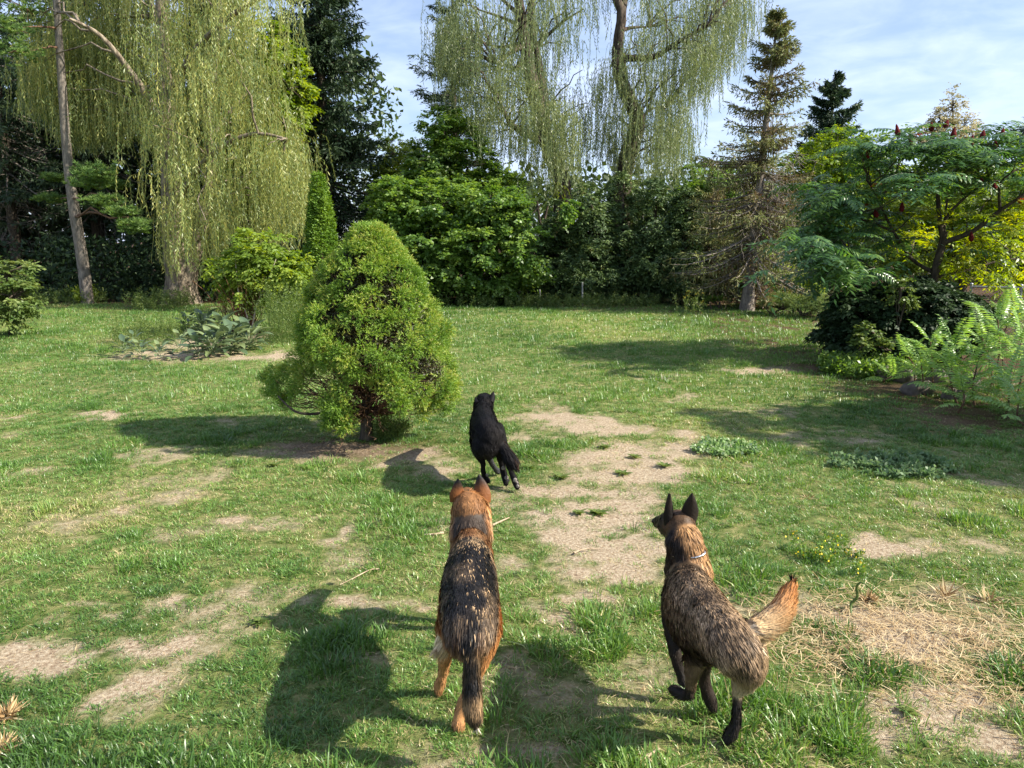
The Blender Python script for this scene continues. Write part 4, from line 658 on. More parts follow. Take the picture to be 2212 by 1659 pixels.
frontlow = (cl[:, 1] < DS + .1) & (z < kz(800)); keep = ~(frontlow & (np.abs(cl[:, 0] - kx(765)) < .36)) & ~((z < kz(800)) & (cl[:, 0] < kx(700)) ) & ~((z < kz(835)) & (cl[:, 0] < kx(880)) & (r.random(nC) < .8))
keep &= ~((cl[:, 1] < DS) & (np.abs(z - kz(722)) < .06) & (np.abs(cl[:, 0] - kx(775)) < .38) & (r.random(nC) < .85))
keep &= ~((cl[:, 1] < DS) & (np.abs(z - kz(612)) < .045) & (np.abs(cl[:, 0] - kx(760)) < .3) & (r.random(nC) < .7))
cl, cr_, z = cl[keep], cr_[keep], z[keep]
def ad(px, py, dy, rr): return (np.array((A(px, py, DS + dy))), rr)
extra = [ad(640, 805, -.1, .16), ad(610, 825, 0, .14), ad(675, 790, -.1, .15), ad(600, 845, .1, .11), ad(650, 835, -.2, .12), ad(700, 770, -.3, .13), ad(590, 820, .2, .12), ad(630, 790, .2, .14), ad(665, 765, .1, .14), ad(690, 745, .1, .14), ad(625, 860, .1, .10),
         ad(738, 838, -.6, .09), ad(725, 865, -.62, .10), ad(745, 893, -.6, .10), ad(752, 915, -.58, .07), ad(735, 880, -.55, .1), ad(720, 905, -.6, .06),
         ad(845, 800, -.6, .12), ad(850, 840, -.6, .11), ad(862, 870, -.58, .08), ad(830, 770, -.62, .12), ad(835, 820, -.5, .11), ad(935, 860, -.2, .11), ad(960, 840, 0, .12), ad(915, 880, -.1, .09), ad(945, 880, .1, .09), ad(760, 800, -.64, .09), ad(735, 775, -.64, .12), ad(760, 760, -.66, .12), ad(715, 740, -.62, .13), ad(690, 700, -.5, .13)]
extra = [(e[0] + rdir(r, 1)[0] * e[1] * r.random() ** .5 * (1, 1, .8), .075) for e in extra for _ in range(6)]
cl = np.concatenate([cl, [e[0] for e in extra]]); cr_ = np.concatenate([cr_, [e[1] for e in extra]]); nC = len(cl)
axis_c = np.array((kx(812), DS, 0)); o = cl - axis_c; o[:, 2] = .35 * (cl[:, 2] - 1.0); o = unit(o)
# shoots: each clump is a tuft of short shoots ringed with needles
ns = 34; m = nC * ns; d = rdir(r, m) + np.repeat(o, ns, 0) * .9 + (0, 0, .25); d = unit(d); P0 = np.repeat(cl, ns, 0) + d * (np.repeat(cr_, ns) * r.uniform(.35, .95, m))[:, None] * (1, 1, .75); tone = np.repeat(r.uniform(.05, .6, nC), ns) + .2 * noise3(P0 * 9, 5)
low = sstep(kz(820), kz(900), P0[:, 2])[:, None]
k = 8; sl = .05; t = (np.arange(k) + .5) / k; C = P0[:, None] + d[:, None] * (t * sl)[None, :, None]; rad = rdir(r, m * k).reshape(m, k, 3); rad = rad - d[:, None] * (rad * d[:, None]).sum(-1, keepdims=True); Dn = unit(rad) * .75 + d[:, None] * .75
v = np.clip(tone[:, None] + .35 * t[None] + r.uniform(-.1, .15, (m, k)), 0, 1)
C, Dn, v = C.reshape(-1, 3), Dn.reshape(-1, 3), v.ravel(); q = len(C)
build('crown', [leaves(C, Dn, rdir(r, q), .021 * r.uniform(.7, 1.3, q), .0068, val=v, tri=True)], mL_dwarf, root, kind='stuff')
tp = smoothpath([b - (0, 0, .08), b + (.01, 0, .25), b + (.03, .0, .6), b + (.03, 0, 1.1), b + (.04, 0, 1.6)], 16); rr = np.interp(np.linspace(0, 1, 16), [0, .1, .4, 1], [.085, .058, .045, .012])
n = 26000; z = kz(835) + (kz(500) - kz(835)) * r.random(n) ** .8; an = r.uniform(0, 2 * pi, n); Rr = np.interp(z, pz, pr) * r.uniform(.5, .78, n); Cc = np.c_[np.interp(z, pz, pc) + np.cos(an) * Rr, DS + np.sin(an) * Rr * .95, z]
kk = ~((z < kz(770)) & (np.cos(an) * Rr < -.1) & (Cc[:, 0] < kx(790))) | (z > kz(770)); Cc = Cc[kk]; n = len(Cc)
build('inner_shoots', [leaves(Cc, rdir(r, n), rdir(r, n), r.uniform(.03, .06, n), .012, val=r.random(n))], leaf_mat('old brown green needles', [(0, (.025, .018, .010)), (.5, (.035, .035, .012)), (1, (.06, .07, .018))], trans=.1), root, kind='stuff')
build('trunk', [(a, f, .5) for a, f in tube(tp, rr, 12, .25, 5)], mB_dark, root, smooth=True)
for (lp, w) in [([b + (0, 0, .32), A(730, 880, DS - .2), A(690, 893, DS - .3), A(640, 890, DS - .3), A(600, 855, DS - .2)], .022), ([b + (0.02, 0, .28), A(850, 880, DS), A(880, 850, DS - .1), A(930, 838, DS - .1)], .026), ([b + (0, 0, .42), A(750, 830, DS - .1), A(715, 790, DS - .2), A(690, 760, DS)], .018), ([b + (0, 0, .5), A(700, 850, DS + .1), A(650, 850, DS + .1)], .015), ([b + (.03, 0, .5), A(840, 830, DS - .2), A(852, 790, DS - .4)], .016), ([b + (0, 0, .25), A(760, 905, DS - .3), A(742, 900, DS - .5)], .014), ([b + (0, .05, .4), A(800, 820, DS + .4), A(830, 780, DS + .6)], .02)]:
    build('branch', [(a, f, .5) for a, f in tube(smoothpath(lp, 14), np.linspace(w, w * .3, 14), 7, .1)], mB_dark, root, smooth=True)
ch = []
for i in r.choice(nC, 330, replace=False):
    z0 = max(.25, cl[i, 2] - .25 - .3 * np.hypot(cl[i, 0] - axis_c[0], cl[i, 1] - DS)); a = np.array((b[0] + .03, DS, z0)); ch += [(x_[0], x_[1], .5) for x_ in limb(a, cl[i], .008, .003, r, -.04, .16, 7, 4)]
for i in range(160):      # dead twigs in the open base
    a_ = r.uniform(0, 2 * pi); z0 = r.uniform(.25, .75); l = r.uniform(.3, .85); p0 = b + np.array((cos(a_) * l * .3, sin(a_) * l * .3, z0)); p1 = b + np.array((cos(a_) * l, sin(a_) * l, z0 + r.normal(.02, .14))); ch += [(x_[0], x_[1], .5) for x_ in limb(p0, p1, .006, .002, r, -.05, .22, 7, 3)]
build('twigs', ch, mB_brown, root, kind='stuff')
c = A(860, 836, DS - .12)
bl = build('ball', [(ICO_V * .062 * (1 + .06 * np.sin(ICO_V[:, :1] * 9)) + c, ICO_F)], plain_mat('yellow rubber', (.85, .62, .02), .5, .4, var=.12, scale=30), origin=tuple(c), smooth=True)
tag(bl, 'small yellow ball caught among the bare inner twigs of the rounded spruce', 'ball')
tw = [c + np.array((.062 * 1.04 * cos(t), -.03, .062 * 1.04 * sin(t))) for t in np.linspace(0, 2 * pi, 14)]
build('seam', [(a, f, .5) for a, f in tube(tw, .004, 5, cap=False)], m_black, bl, origin=tuple(c)).location = (0, 0, 0)
# ------------------------------------------------------------------ sumac tree and its young shoots
def frond_mesh(name, mat, seed, Lr=.46, pairs=10, ll=.11, lw=.028, droop=.5, red=False):
    r = np.random.default_rng(seed); t = np.linspace(0, 1, 12); x = Lr * t; z = Lr * (.25 * t - droop * t ** 2); rp = np.c_[x, 0 * x, z]; ch = [(a, f, .4) for a, f in tube(rp, np.linspace(.0045, .0015, 12), 4, cap=False)]
    C, D, Nn = [], [], []
    for i in range(pairs):
        u = .16 + .80 * i / pairs; c = np.array([np.interp(u, t, rp[:, k]) for k in range(3)]); g = unit(np.array((1, 0, .25 - 2 * droop * u)))
        for sg in (-1, 1): C.append(c); D.append(g * .45 + np.array((0, sg, 0)) * .9 + (0, 0, -.30 + r.normal(0, .10))); Nn.append(np.array((g[2] * -1, -sg * .25, 1)) + r.normal(0, .12, 3))
    C.append(rp[-1]); D.append((1, 0, -.8)); Nn.append((0.8, 0, 1)); C, D, Nn = map(np.array, (C, D, Nn)); sz = ll * (1 - .45 * np.abs(np.linspace(-.7, 1, len(C))) ** 2)
    D = unit(D); S = unit(np.cross(D, Nn)); N2 = np.cross(S, D); n = len(C); W = lw / 2; sz = sz[:, None]
    dn = np.array((0, 0, -.18)); V = np.stack([C, C + D * sz * .4 + S * W - N2 * .003, C + D * sz * .4 + N2 * .006, C + D * sz * .4 - S * W - N2 * .003, C + D * sz * .75 + S * W * .6 + dn * sz * .4, C + D * sz * .75 - S * W * .6 + dn * sz * .4, C + D * sz + dn * sz], 1).reshape(-1, 3)
    o = np.arange(n)[:, None] * 7; ch.append((V, np.concatenate([o + [[0, 1, 2]], o + [[0, 2, 3]], o + [[4, 6, 5]]]), np.tile(r.uniform(.2, .9, n), 3))); ch.append((V, np.concatenate([o + [[1, 4, 5, 2]], ]), r.uniform(.2, .9, n))); ch.append((V, o + [[2, 5, 3]], .5))
    me = build(name, ch, mat, link=False).data; return me
FR = [frond_mesh('frond', mL_sumac, 300 + i, Lr=.58, ll=.145, lw=.042, droop=.45 + .12 * i) for i in range(3)]; FY = [frond_mesh('frond', mL_sumac_y, 310 + i, droop=.35 + .15 * i, ll=.10) for i in range(2)]; FN = [frond_mesh('frond', mL_young, 320 + i, Lr=.50, droop=.22 + .14 * i, ll=.125, lw=.034, pairs=11) for i in range(3)]; FRED = frond_mesh('frond', mL_red, 330, Lr=.2, pairs=6, ll=.07, droop=.8)
r = np.random.default_rng(340); DM = 12.0; b = gp(A(2025, 600, DM)[0], DM); root = empty('sumac_tree', b, 'spreading sumac tree with drooping fronds and dark red seed heads', 'sumac')
def wood(paths, root, mat, seg=8):
    allp = []
    for pts, w0, w1 in paths:
        tp = smoothpath(pxpath(pts, DM), 16); build('limb', [(a, f, .5) for a, f in tube(tp, np.linspace(w0, w1, 16), seg, .08)], mat, root, smooth=True); allp.append(tp)
    return allp
tp = smoothpath(np.concatenate([[b - (0, 0, .1)], pxpath([(2012, 640), (2022, 580), (2033, 535), (2040, 500)], DM)]), 16)
build('trunk', [(a, f, .5) for a, f in tube(tp, np.linspace(.075, .05, 16), 10, .08)], mB_dark, root, smooth=True)
wp = wood([([(2038, 520), (2030, 480), (2026, 420), (2028, 370), (2014, 310, -.2)], .045, .014), ([(2030, 375), (2070, 340, -.2), (2130, 312, -.3), (2150, 300, -.3)], .03, .01), ([(2036, 525), (2100, 500, -.2), (2160, 455, -.3), (2212, 420, -.4), (2260, 380, -.4)], .045, .015), ([(2033, 490), (2060, 450, -.1), (2120, 400, -.2), (2160, 390, -.2)], .028, .010), ([(2160, 455, -.3), (2160, 400, -.3), (2190, 370, -.3), (2230, 350, -.3)], .025, .01), ([(2040, 500), (2045, 440, .3), (2060, 390, .5), (2075, 340, .6)], .02, .008),
           ([(2020, 590), (1970, 560, .2), (1930, 500, .1), (1900, 440, 0), (1880, 400, -.1)], .032, .01), ([(1930, 500, .1), (1880, 480, -.2), (1830, 465, -.3), (1800, 455, -.3)], .022, .008), ([(2015, 610), (1930, 600, -.1), (1850, 560, -.4), (1790, 530, -.6), (1740, 520, -.7)], .028, .008), ([(1900, 440, 0), (1930, 380, .1), (1950, 340, .2)], .018, .007), ([(2028, 400), (1990, 380, .3), (1970, 330, .5)], .018, .007), ([(1850, 560, -.4), (1800, 500, -.3), (1760, 480, -.5)], .016, .006), ([(2018, 600), (2100, 580, .3), (2180, 560, .3), (2240, 570, .3)], .028, .01)], root, mB_dark)
# rosettes of fronds: (px, py, depth offset, count)
ros = []
for (x0, x1, y0, y1, n, dz) in [(1850, 2200, 285, 330, 13, -.3), (1830, 2000, 330, 400, 9, -.2), (1990, 2230, 320, 400, 12, 0), (1750, 1900, 400, 470, 9, -.3), (1720, 1850, 470, 560, 9, -.5), (1880, 2000, 430, 520, 6, .3), (2080, 2230, 420, 520, 7, .3), (1760, 1960, 540, 600, 7, -.2), (2050, 2200, 540, 600, 5, .4)]:
    for i in range(n): ros.append((r.uniform(x0, x1), y0 + (y1 - y0) * r.random(), dz + r.normal(0, .5)))
wpa = np.concatenate(wp + [tp[6:]]); ch = []; seeds = []; cnt = 0
for k, (px, py, dz) in enumerate(ros):
    if px < 1960: py = max(py, 285 + (1960 - px) * .38 )
    c = A(px, py, DM + dz); a = wpa[np.linalg.norm((wpa - c) * (1, 1, 1.5) + (0, 0, .3), axis=1).argmin()]; ch += [(q[0], q[1], .5) for q in limb(a, c, .012, .006, r, -.05, .08, 6, 5)]
    n = 4 if cnt < 290 else 0; a0 = r.uniform(0, 2 * pi); lower = py > 430 and px > 1960
    for j in range(n):
        me = FY[(j + k) % 2] if lower and r.random() < .8 else FR[(j + k) % 3]
        if cnt >= 296: break
        share('frond', me, root, tuple(c - b), (r.normal(0, .2), -r.uniform(-.1, .45), a0 + j * 2 * pi / n + r.normal(0, .3)), (r.uniform(.8, 1.25),) * 3); cnt += 1
build('twigs', ch, mB_dark, root, kind='stuff')
K = np.array([A(px + r.normal(0, 26), py + r.normal(14, 16), DM + dz + r.normal(0, .3)) for px, py, dz in ros for _ in range(4)]); o = unit(K - A(1980, 520, DM)); lowr = (K[:, 2] < A(0, 430, DM)[2]) & (K[:, 0] > A(1975, 500, DM)[0])
build('foliage', sprays(K[~lowr], o[~lowr], r, twigs=5, tl=.32, per=12, L=.115, W=.03, droop=.5, flat=.6, side=1.1, nj=.25), mL_sumac, root, kind='stuff')
build('foliage', sprays(K[lowr], o[lowr], r, twigs=4, tl=.32, per=12, L=.11, W=.03, droop=.5, flat=.6, side=1.1, nj=.25), [mL_sumac_y], root, kind='stuff')
def seedhead(px, py0, py1, dz=-.5):
    p1 = A(px[1] if isinstance(px, tuple) else px, py0, DM + dz); p0 = A(px[0] if isinstance(px, tuple) else px, py1, DM + dz); t = np.linspace(0, 1, 9); tp = p0 + (p1 - p0) * t[:, None]
    build('seed_head', [(a, f, .5) for a, f in tube(tp, .5 * np.array((.03, .055, .07, .072, .066, .056, .042, .028, .01)) * 1.0, 9, .35, int(py0))], m_seed, root, smooth=False)
for a in [((1941, 1936), 268, 300), ((1967, 1966), 288, 318), (1876, 318, 342), ((2058, 2062), 274, 300), (2012, 264, 284), ((2096, 2102), 290, 318), ((2120, 2126), 280, 300), (2150, 302, 322), ((2162, 2168), 276, 300), ((2040, 2048), 258, 276), ((1820, 1816), 425, 448), ((1894, 1890), 452, 470), ((1947, 1949), 436, 458), (2120, 384, 406), (2148, 395, 410), ((2078, 2083), 330, 345), (2098, 500, 522)]: seedhead(*a)
for (px, py) in [(1905, 400), (1870, 445), (2075, 335), (2208, 430), (2000, 290)]: share('frond', FRED, root, tuple(A(px, py, DM - .5) - b), (0, -r.uniform(-.2, .6), r.uniform(0, 6.3)), (1, 1, 1))
# young sumac shoots in front on the right
YG = 'young sumac shoots at the right edge'
labs = ['young sumac shoot nearest the big dark shrub, lowest of the row', 'young sumac shoot with a pale upright tip left of the stones', 'tallest young sumac shoot, its bright fronds lit from behind', 'young sumac shoot leaning out over the stones', 'young sumac shoot in front of the dark hollow at the right', 'young sumac shoot cut by the right picture edge', 'low young sumac shoot spreading over the shaded lawn', 'young sumac shoot behind the tallest one', 'small young sumac shoot at the foot of the dark shrub', 'bushy young sumac shoot low at the right edge', 'young sumac shoot right of the tallest one, half cut off', 'young sumac shoot filling the gap low in the middle of the row', 'young sumac shoot with small fronds between the stones and the tall ones', 'young sumac shoot at the back of the row near the fence', 'lowest young sumac shoot in the bottom right of the row']
for i, (px, pyt, D, n, sc) in enumerate([(1960, 745, 9.6, 9, .75), (2010, 715, 9.2, 10, .8), (2155, 668, 8.8, 12, .9), (2060, 730, 8.8, 11, .9), (2110, 770, 8.2, 10, .9), (2205, 720, 8.4, 11, .95), (2080, 820, 7.9, 9, .75), (2120, 705, 9.6, 10, .85), (1930, 790, 9.8, 7, .6), (2180, 820, 7.8, 10, .85), (2225, 680, 9.0, 11, .95), (2050, 775, 8.5, 10, .8), (1990, 765, 9.0, 9, .75), (2190, 655, 10.2, 11, .9), (2200, 850, 7.4, 9, .8)]):
    t0 = A(px, pyt + 22, D); b_ = gp(t0[0] + r.normal(0, .1), D + r.normal(0, .1)); rt = empty('sumac_shoot', b_, labs[i], 'sumac shoot', YG); tp = smoothpath([b_ - (0, 0, .03), (b_ + t0) / 2 + r.normal(0, .04, 3), t0], 8)
    build('stem', [(a, f, .5) for a, f in tube(tp, np.linspace(.013, .007, 8), 6)], mB_brown, rt, smooth=True); a0 = r.uniform(0, 6.3)
    for j in range(n):
        f_ = 1 - .72 * (j / n) ** 1.1; c = np.array([np.interp(f_, np.linspace(0, 1, 8), tp[:, q]) for q in range(3)]); share('frond', FN[j % 3], rt, tuple(c - b_), (r.normal(0, .15), -(1.0 * (1 - j / n) ** 1.5 + r.uniform(0, .3)), a0 + j * 2.4), (sc * r.uniform(.75, 1.15),) * 3)
# stones of the low bed edge
m_stone = plain_mat('grey brown field stone', (.12, .10, .085), .9, .2, var=.5, scale=9, bump=.8)
for i, (px, py, rx, ry, lab) in enumerate([(1915, 806, 24, 14, 'leftmost rounded stone below the dark shrub'), (1958, 808, 26, 16, 'squarest rounded stone below the young sumac, second from left'), (1990, 838, 34, 15, 'long flat stone lying in front of the others'), (2030, 812, 22, 15, 'stone half hidden under the sumac fronds'), (2070, 852, 30, 14, 'low stone nearest the dark hollow at the right'), (2100, 822, 24, 16, 'rightmost stone behind the low sumac fronds')]):
    c = P(px, py + ry); k = c[1] / FPX; V = ICO_V.copy(); nz = noise3(V * 1.3 + i * 7, i); V *= (.75 + .5 * nz)[:, None]; V = np.sign(V) * np.abs(V) ** .85; V *= (rx * k, rx * k * .8, ry * 1.5 * k); c = c + (0, rx * k * .5, ry * k * .5)
    tag(build('stone', [(V + c, ICO_F)], m_stone, origin=tuple(c)), lab, 'stone', 'stones edging the bed')
# hostas
def hosta_leaf(seed, tone):
    r = np.random.default_rng(seed); Lh, Wh = .28, .125; t = np.linspace(0, 1, 8); w = np.sin(pi * np.clip(t, 0, 1) ** .75) ** .8 * .5 * Wh; w[0] = .006; w[-1] = .001; z = .22 * t - .34 * t ** 2; pts = []
    for i in range(8):
        for j, u in enumerate((-1, -.5, 0, .5, 1)): pts.append((Lh * t[i] + .0, w[i] * u, Lh * z[i] + (abs(u) ** 1.3) * w[i] * .45 + (.004 if j % 2 else 0)))
    V = np.array(pts); F = np.array([[i * 5 + j, i * 5 + j + 1, i * 5 + j + 6, i * 5 + j + 5] for i in range(7) for j in range(4)]); V[:, 0] += .12; stalk = tube([(0, 0, -.06), (.06, 0, -.01), (.12, 0, 0)], .006, 4, cap=False)
    return build('leaf', [(V, F, tone)] + [(a, f, .8) for a, f in stalk], mL_hosta, link=False, smooth=True).data
HM = [hosta_leaf(i, v) for i, v in enumerate((.15, .4, .6, .85))]
def hosta(px, py, n, sc, lab):
    b_ = G2(px, py); rt = empty('hosta_plant', b_, lab, 'hosta', 'hosta plants in the left flower bed')
    for j in range(n):
        f_ = j / n; share('leaf', HM[r.integers(0, 4)], rt, (0, 0, .05 + .22 * sc * (1 - f_)), (r.normal(0, .12), -.75 * (1 - f_) + r.uniform(.0, .35) * f_, j * 2.4 + r.normal(0, .2)), (sc * r.uniform(.85, 1.25),) * 3)
for (px, py, n, sc, lab) in [(540, 757, 28, .95, 'hosta clump at the right end of the bed, just below the pale stems'), (500, 763, 28, 1.0, 'big drooping hosta clump left of the pale stems, at the front'), (460, 770, 28, .95, 'front hosta clump in the middle of the bed'), (428, 773, 16, .8, 'light edged hosta clump at the front, left of the middle'), (480, 735, 27, .95, 'hosta clump in the second row below the yellow green shrub'), (440, 728, 27, .95, 'hosta clump at the top of the bed, dark and upright'), (405, 722, 18, .8, 'back hosta clump on the left side of the mound'), (520, 738, 18, .8, 'hosta clump at the foot of the red brown canes'),
                              (270, 768, 14, .6, 'leftmost small hosta with round dark leaves'), (305, 772, 14, .6, 'second small hosta from the left, low and dark'), (345, 776, 14, .6, 'third small hosta from the left, nearly flat'), (390, 758, 16, .7, 'small hosta behind the light edged clump'), (290, 752, 12, .6, 'small hosta behind the leftmost pair')]: hosta(px, py, n, sc, lab)
# ------------------------------------------------------------------ chain link fence on the right
m_steel = plain_mat('galvanised steel', (.32, .33, .34), .45, .4, .7); fa = np.array((A(2100, 600, 13.8)[0], 13.8)); fb = np.array((A(2290, 600, 12.6)[0] + 1.2, 12.6)); root = empty('chain_link_fence', (fa[0], fa[1], 0), 'grey chain link fence glimpsed behind the young sumac', 'fence')
fh = 1.0; pts = [fa + (fb - fa) * t for t in (0, .33, .66, 1.0)]
for p in pts: build('post', [(a, f, .5) for a, f in tube([(p[0], p[1], -.2), (p[0], p[1], fh + .03)], .024, 8)] + [(ICO_V * .03 + (p[0], p[1], fh + .04), ICO_F)], m_steel, root, smooth=True)
build('top_rail', [(a, f, .5) for a, f in tube([(fa[0], fa[1], fh), (fb[0], fb[1], fh)], .018, 8)], m_steel, root, smooth=True)
Lf = np.linalg.norm(fb - fa); u = unit(fb - fa); ch = []
for k in np.arange(-fh, Lf, .06):
    for sg in (1, -1):
        s0, s1 = (k, k + fh) if sg > 0 else (k + fh, k); z0, z1 = .02, fh
        def clip(s0, z0, s1, z1):
            t0, t1 = 0, 1; ds = s1 - s0
            for lim, sgn in ((0, 1), (Lf, -1)):
                if ds == 0: continue
                t = (lim - s0) / ds
                if sgn * ds > 0: t0 = max(t0, t)
                else: t1 = min(t1, t)
            return t0, t1
        t0, t1 = clip(s0, z0, s1, z1)
        if t1 <= t0: continue
        a_ = s0 + (s1 - s0) * t0; b2 = s0 + (s1 - s0) * t1; ch += [(q[0], q[1], .5) for q in tube([(*(fa + u * a_), z0 + (z1 - z0) * t0), (*(fa + u * b2), z0 + (z1 - z0) * t1)], .0025, 3, cap=False)]
build('mesh', ch, m_steel, root, kind='stuff')
# ------------------------------------------------------------------ trees outside the picture whose shade falls into it
for i, (x, y, z, R, lab) in enumerate([(8.6, 6.2, 3.4, 1.3, 'leafy tree beyond the right edge, shading the near lawn'), (10.8, 5.2, 4.4, 1.4, 'second leafy tree beyond the right edge, further out')]):
    tree('boundary_tree', lab, 'tree', None, 0, 0, [(x, y, z, R, R, R * .9), (x - .5, y + .4, z - 1.2, R * .8, R * .9, R * .8), (x + .5, y - .5, z - .8, R, R * .8, R * .8)], 480, mL_maple, seed=400 + i, trunkpath=np.array([(x + .2, y, -.1), (x + .1, y, z * .4), (x, y, z)]), tr=np.array((.14, .1, .06)), tl=.3, per=8, twigs=8, L=.11, W=.075, gap=.15)
# ------------------------------------------------------------------ loose things on the lawn
m_stick = bark_mat('dry sticks', (.28, .2, .13), (.55, .44, .31), 30, .5, .3)
for (pts, w, lab) in [([(958, 1156), (940, 1160), (918, 1161)], .009, 'pale dry stick on the grass left of the centre dog neck'), ([(1064, 1140), (1082, 1132), (1100, 1124)], .008, 'pale dry stick on the grass right of the centre dog head'), ([(1240, 1200), (1260, 1192), (1300, 1190)], .006, 'thin curved stick left of the worn soil near the centre dog'), ([(1378, 1650), (1400, 1638), (1424, 1622)], .009, 'short pale stick at the bottom edge between the dogs'), ([(820, 1232), (800, 1236), (770, 1250), (735, 1268)], .004, 'thin bent grass stalk left of the centre dog')]:
    p_ = [P(a, c) + (0, 0, .015) for a, c in pts]; p_ = [q + (0, 0, float(gz(q[0], q[1]))) for q in p_]; tag(build('stick', [(a, f, .5) for a, f in tube(smoothpath(p_, 9), np.linspace(w, w * .5, 9), 6, .3)], m_stick, origin=tuple(p_[0]), smooth=True), lab, 'stick')
p_ = [(1838, 1330, .0), (1838, 1305, .04), (1852, 1290, .08), (1850, 1268, .13), (1862, 1258, .16), (1885, 1275, .12), (1905, 1292, .05)]; p_ = [P(a, c, h) for a, c, h in p_]
tag(build('bent_stem', [(a, f, .5) for a, f in tube(smoothpath(p_, 18), np.linspace(.009, .003, 18), 6)], mL_weed, origin=tuple(p_[0]), smooth=True), 'pale green bent vine stem arching out of the straw', 'stem')
def wisp(px, py, n, L_, lab, up=.4, seed=0, w=.004):
    rr_ = np.random.default_rng(500 + seed); b_ = G2(px, py); d = rdir(rr_, n); d[:, 2] = np.abs(d[:, 2]) * up + .08; d = unit(d); C = np.tile(b_, (n, 1)) + rr_.normal(0, .012, (n, 3)) * (1, 1, .1)
    ch = [leaves(C, d, rdir(rr_, n), L_ * rr_.uniform(.5, 1.2, n), w * 2, fold=.2, val=rr_.random(n))]; tag(build('straw_wisp', ch, m_straw, origin=tuple(b_)), lab, 'dry grass wisp')
wisp(12, 1545, 160, .085, 'frayed dry grass clump at the left edge, upper of two', .7, 1); wisp(4, 1625, 120, .085, 'frayed dry grass clump in the bottom left corner', .7, 2); wisp(1742, 1075, 14, .09, 'pale dry wisp on the grass right of the black eared dog', .3, 3)
wisp(1878, 1300, 90, .08, 'orange brown dry grass tangle behind the raised tail', .8, 4); wisp(2040, 1290, 34, .12, 'tall pale seed heads left of the right edge', 1.2, 5); wisp(2130, 1300, 34, .10, 'loose pale stalks near the right edge of the straw', .8, 6)
# broad leaved rosettes on the worn soil
def rosette(px, py, sc, lab, seed):
    rr_ = np.random.default_rng(seed); b_ = G2(px, py); n = 11; a = np.arange(n) * 2.4; d = np.c_[np.cos(a), np.sin(a), rr_.uniform(.05, .45, n)]; C = np.tile(b_, (n, 1)) + (0, 0, .004)
    rt = tag(build('rosette_weed', [leaves(C, d, np.tile((0, 0, 1.), (n, 1)), sc * rr_.uniform(.7, 1.2, n), sc * .36, fold=.3, val=rr_.uniform(.2, .8, n)), leaves(C + (0, 0, .01), -d + (0, 0, .5), np.tile((0, 0, 1.), (n, 1)), sc * .5, sc * .25, fold=.3, val=.7)], mL_weed, origin=tuple(b_)), lab, 'broadleaf weed', 'flat weeds on the worn soil')
for i, (px, py, sc, lab) in enumerate([(1345, 1025, .085, 'flat weed on bare soil above the black eared dog'), (1435, 1010, .08, 'flat weed at the right border of the worn soil'), (1212, 1032, .09, 'flat weed between the black dog tail and the bare soil'), (1305, 968, .08, 'flat weed in the upper worn patch'), (1145, 1012, .08, 'flat weed just right of the black dog hind paws'), (1160, 988, .08, 'flat weed right of the bushy black tail'), (1370, 988, .08, 'flat weed in the middle of the upper soil'), (1290, 1110, .09, 'flat weed in the centre of the largest bare patch'), (1250, 1112, .07, 'flat weed left of the one in the largest bare patch'), (1960, 1542, .055, 'broad dark weed on the soil near the bottom right'), (560, 1345, .06, 'leafy weed on the near left lawn'), (590, 1008, .06, 'weed in the needle litter left of the rounded spruce')]): rosette(px, py, sc, lab, 600 + i)
# ------------------------------------------------------------------ dogs
def fur_mat(name, rough=.55, spec=.3):
    m, N, L = M(name); a = N.new('ShaderNodeAttribute'); a.attribute_name = 'col'; b = N.new('ShaderNodeBsdfPrincipled'); b.inputs['Roughness'].default_value = rough; b.inputs['Specular IOR Level'].default_value = spec * .6
    b.inputs['Sheen Weight'].default_value = 0
    nz = N.new('ShaderNodeTexNoise'); nz.inputs['Scale'].default_value = 120; tcn = N.new('ShaderNodeTexCoord'); L.new(tcn.outputs['Object'], nz.inputs['Vector']); bp = N.new('ShaderNodeBump'); bp.inputs['Strength'].default_value = .5; bp.inputs['Distance'].default_value = .004
    L.new(nz.outputs['Fac'], bp.inputs['Height']); L.new(bp.outputs[0], b.inputs['Normal'])
    L.new(a.outputs['Color'], b.inputs['Base Color']); o = N.new('ShaderNodeOutputMaterial'); L.new(b.outputs[0], o.inputs['Surface']); return m
m_skin = fur_mat('short dog coat'); m_fur = fur_mat('dog guard hair', .5, .35)
m_pad = plain_mat('grey paw pad skin', (.22, .19, .17), .8, .2, scale=60, bump=.4)
m_eye = plain_mat('brown dog eye', (.05, .02, .008), .08, .6)
m_skin_d = fur_mat('short black coat', .6, .10); m_fur_d = fur_mat('black guard hair', .55, .14)
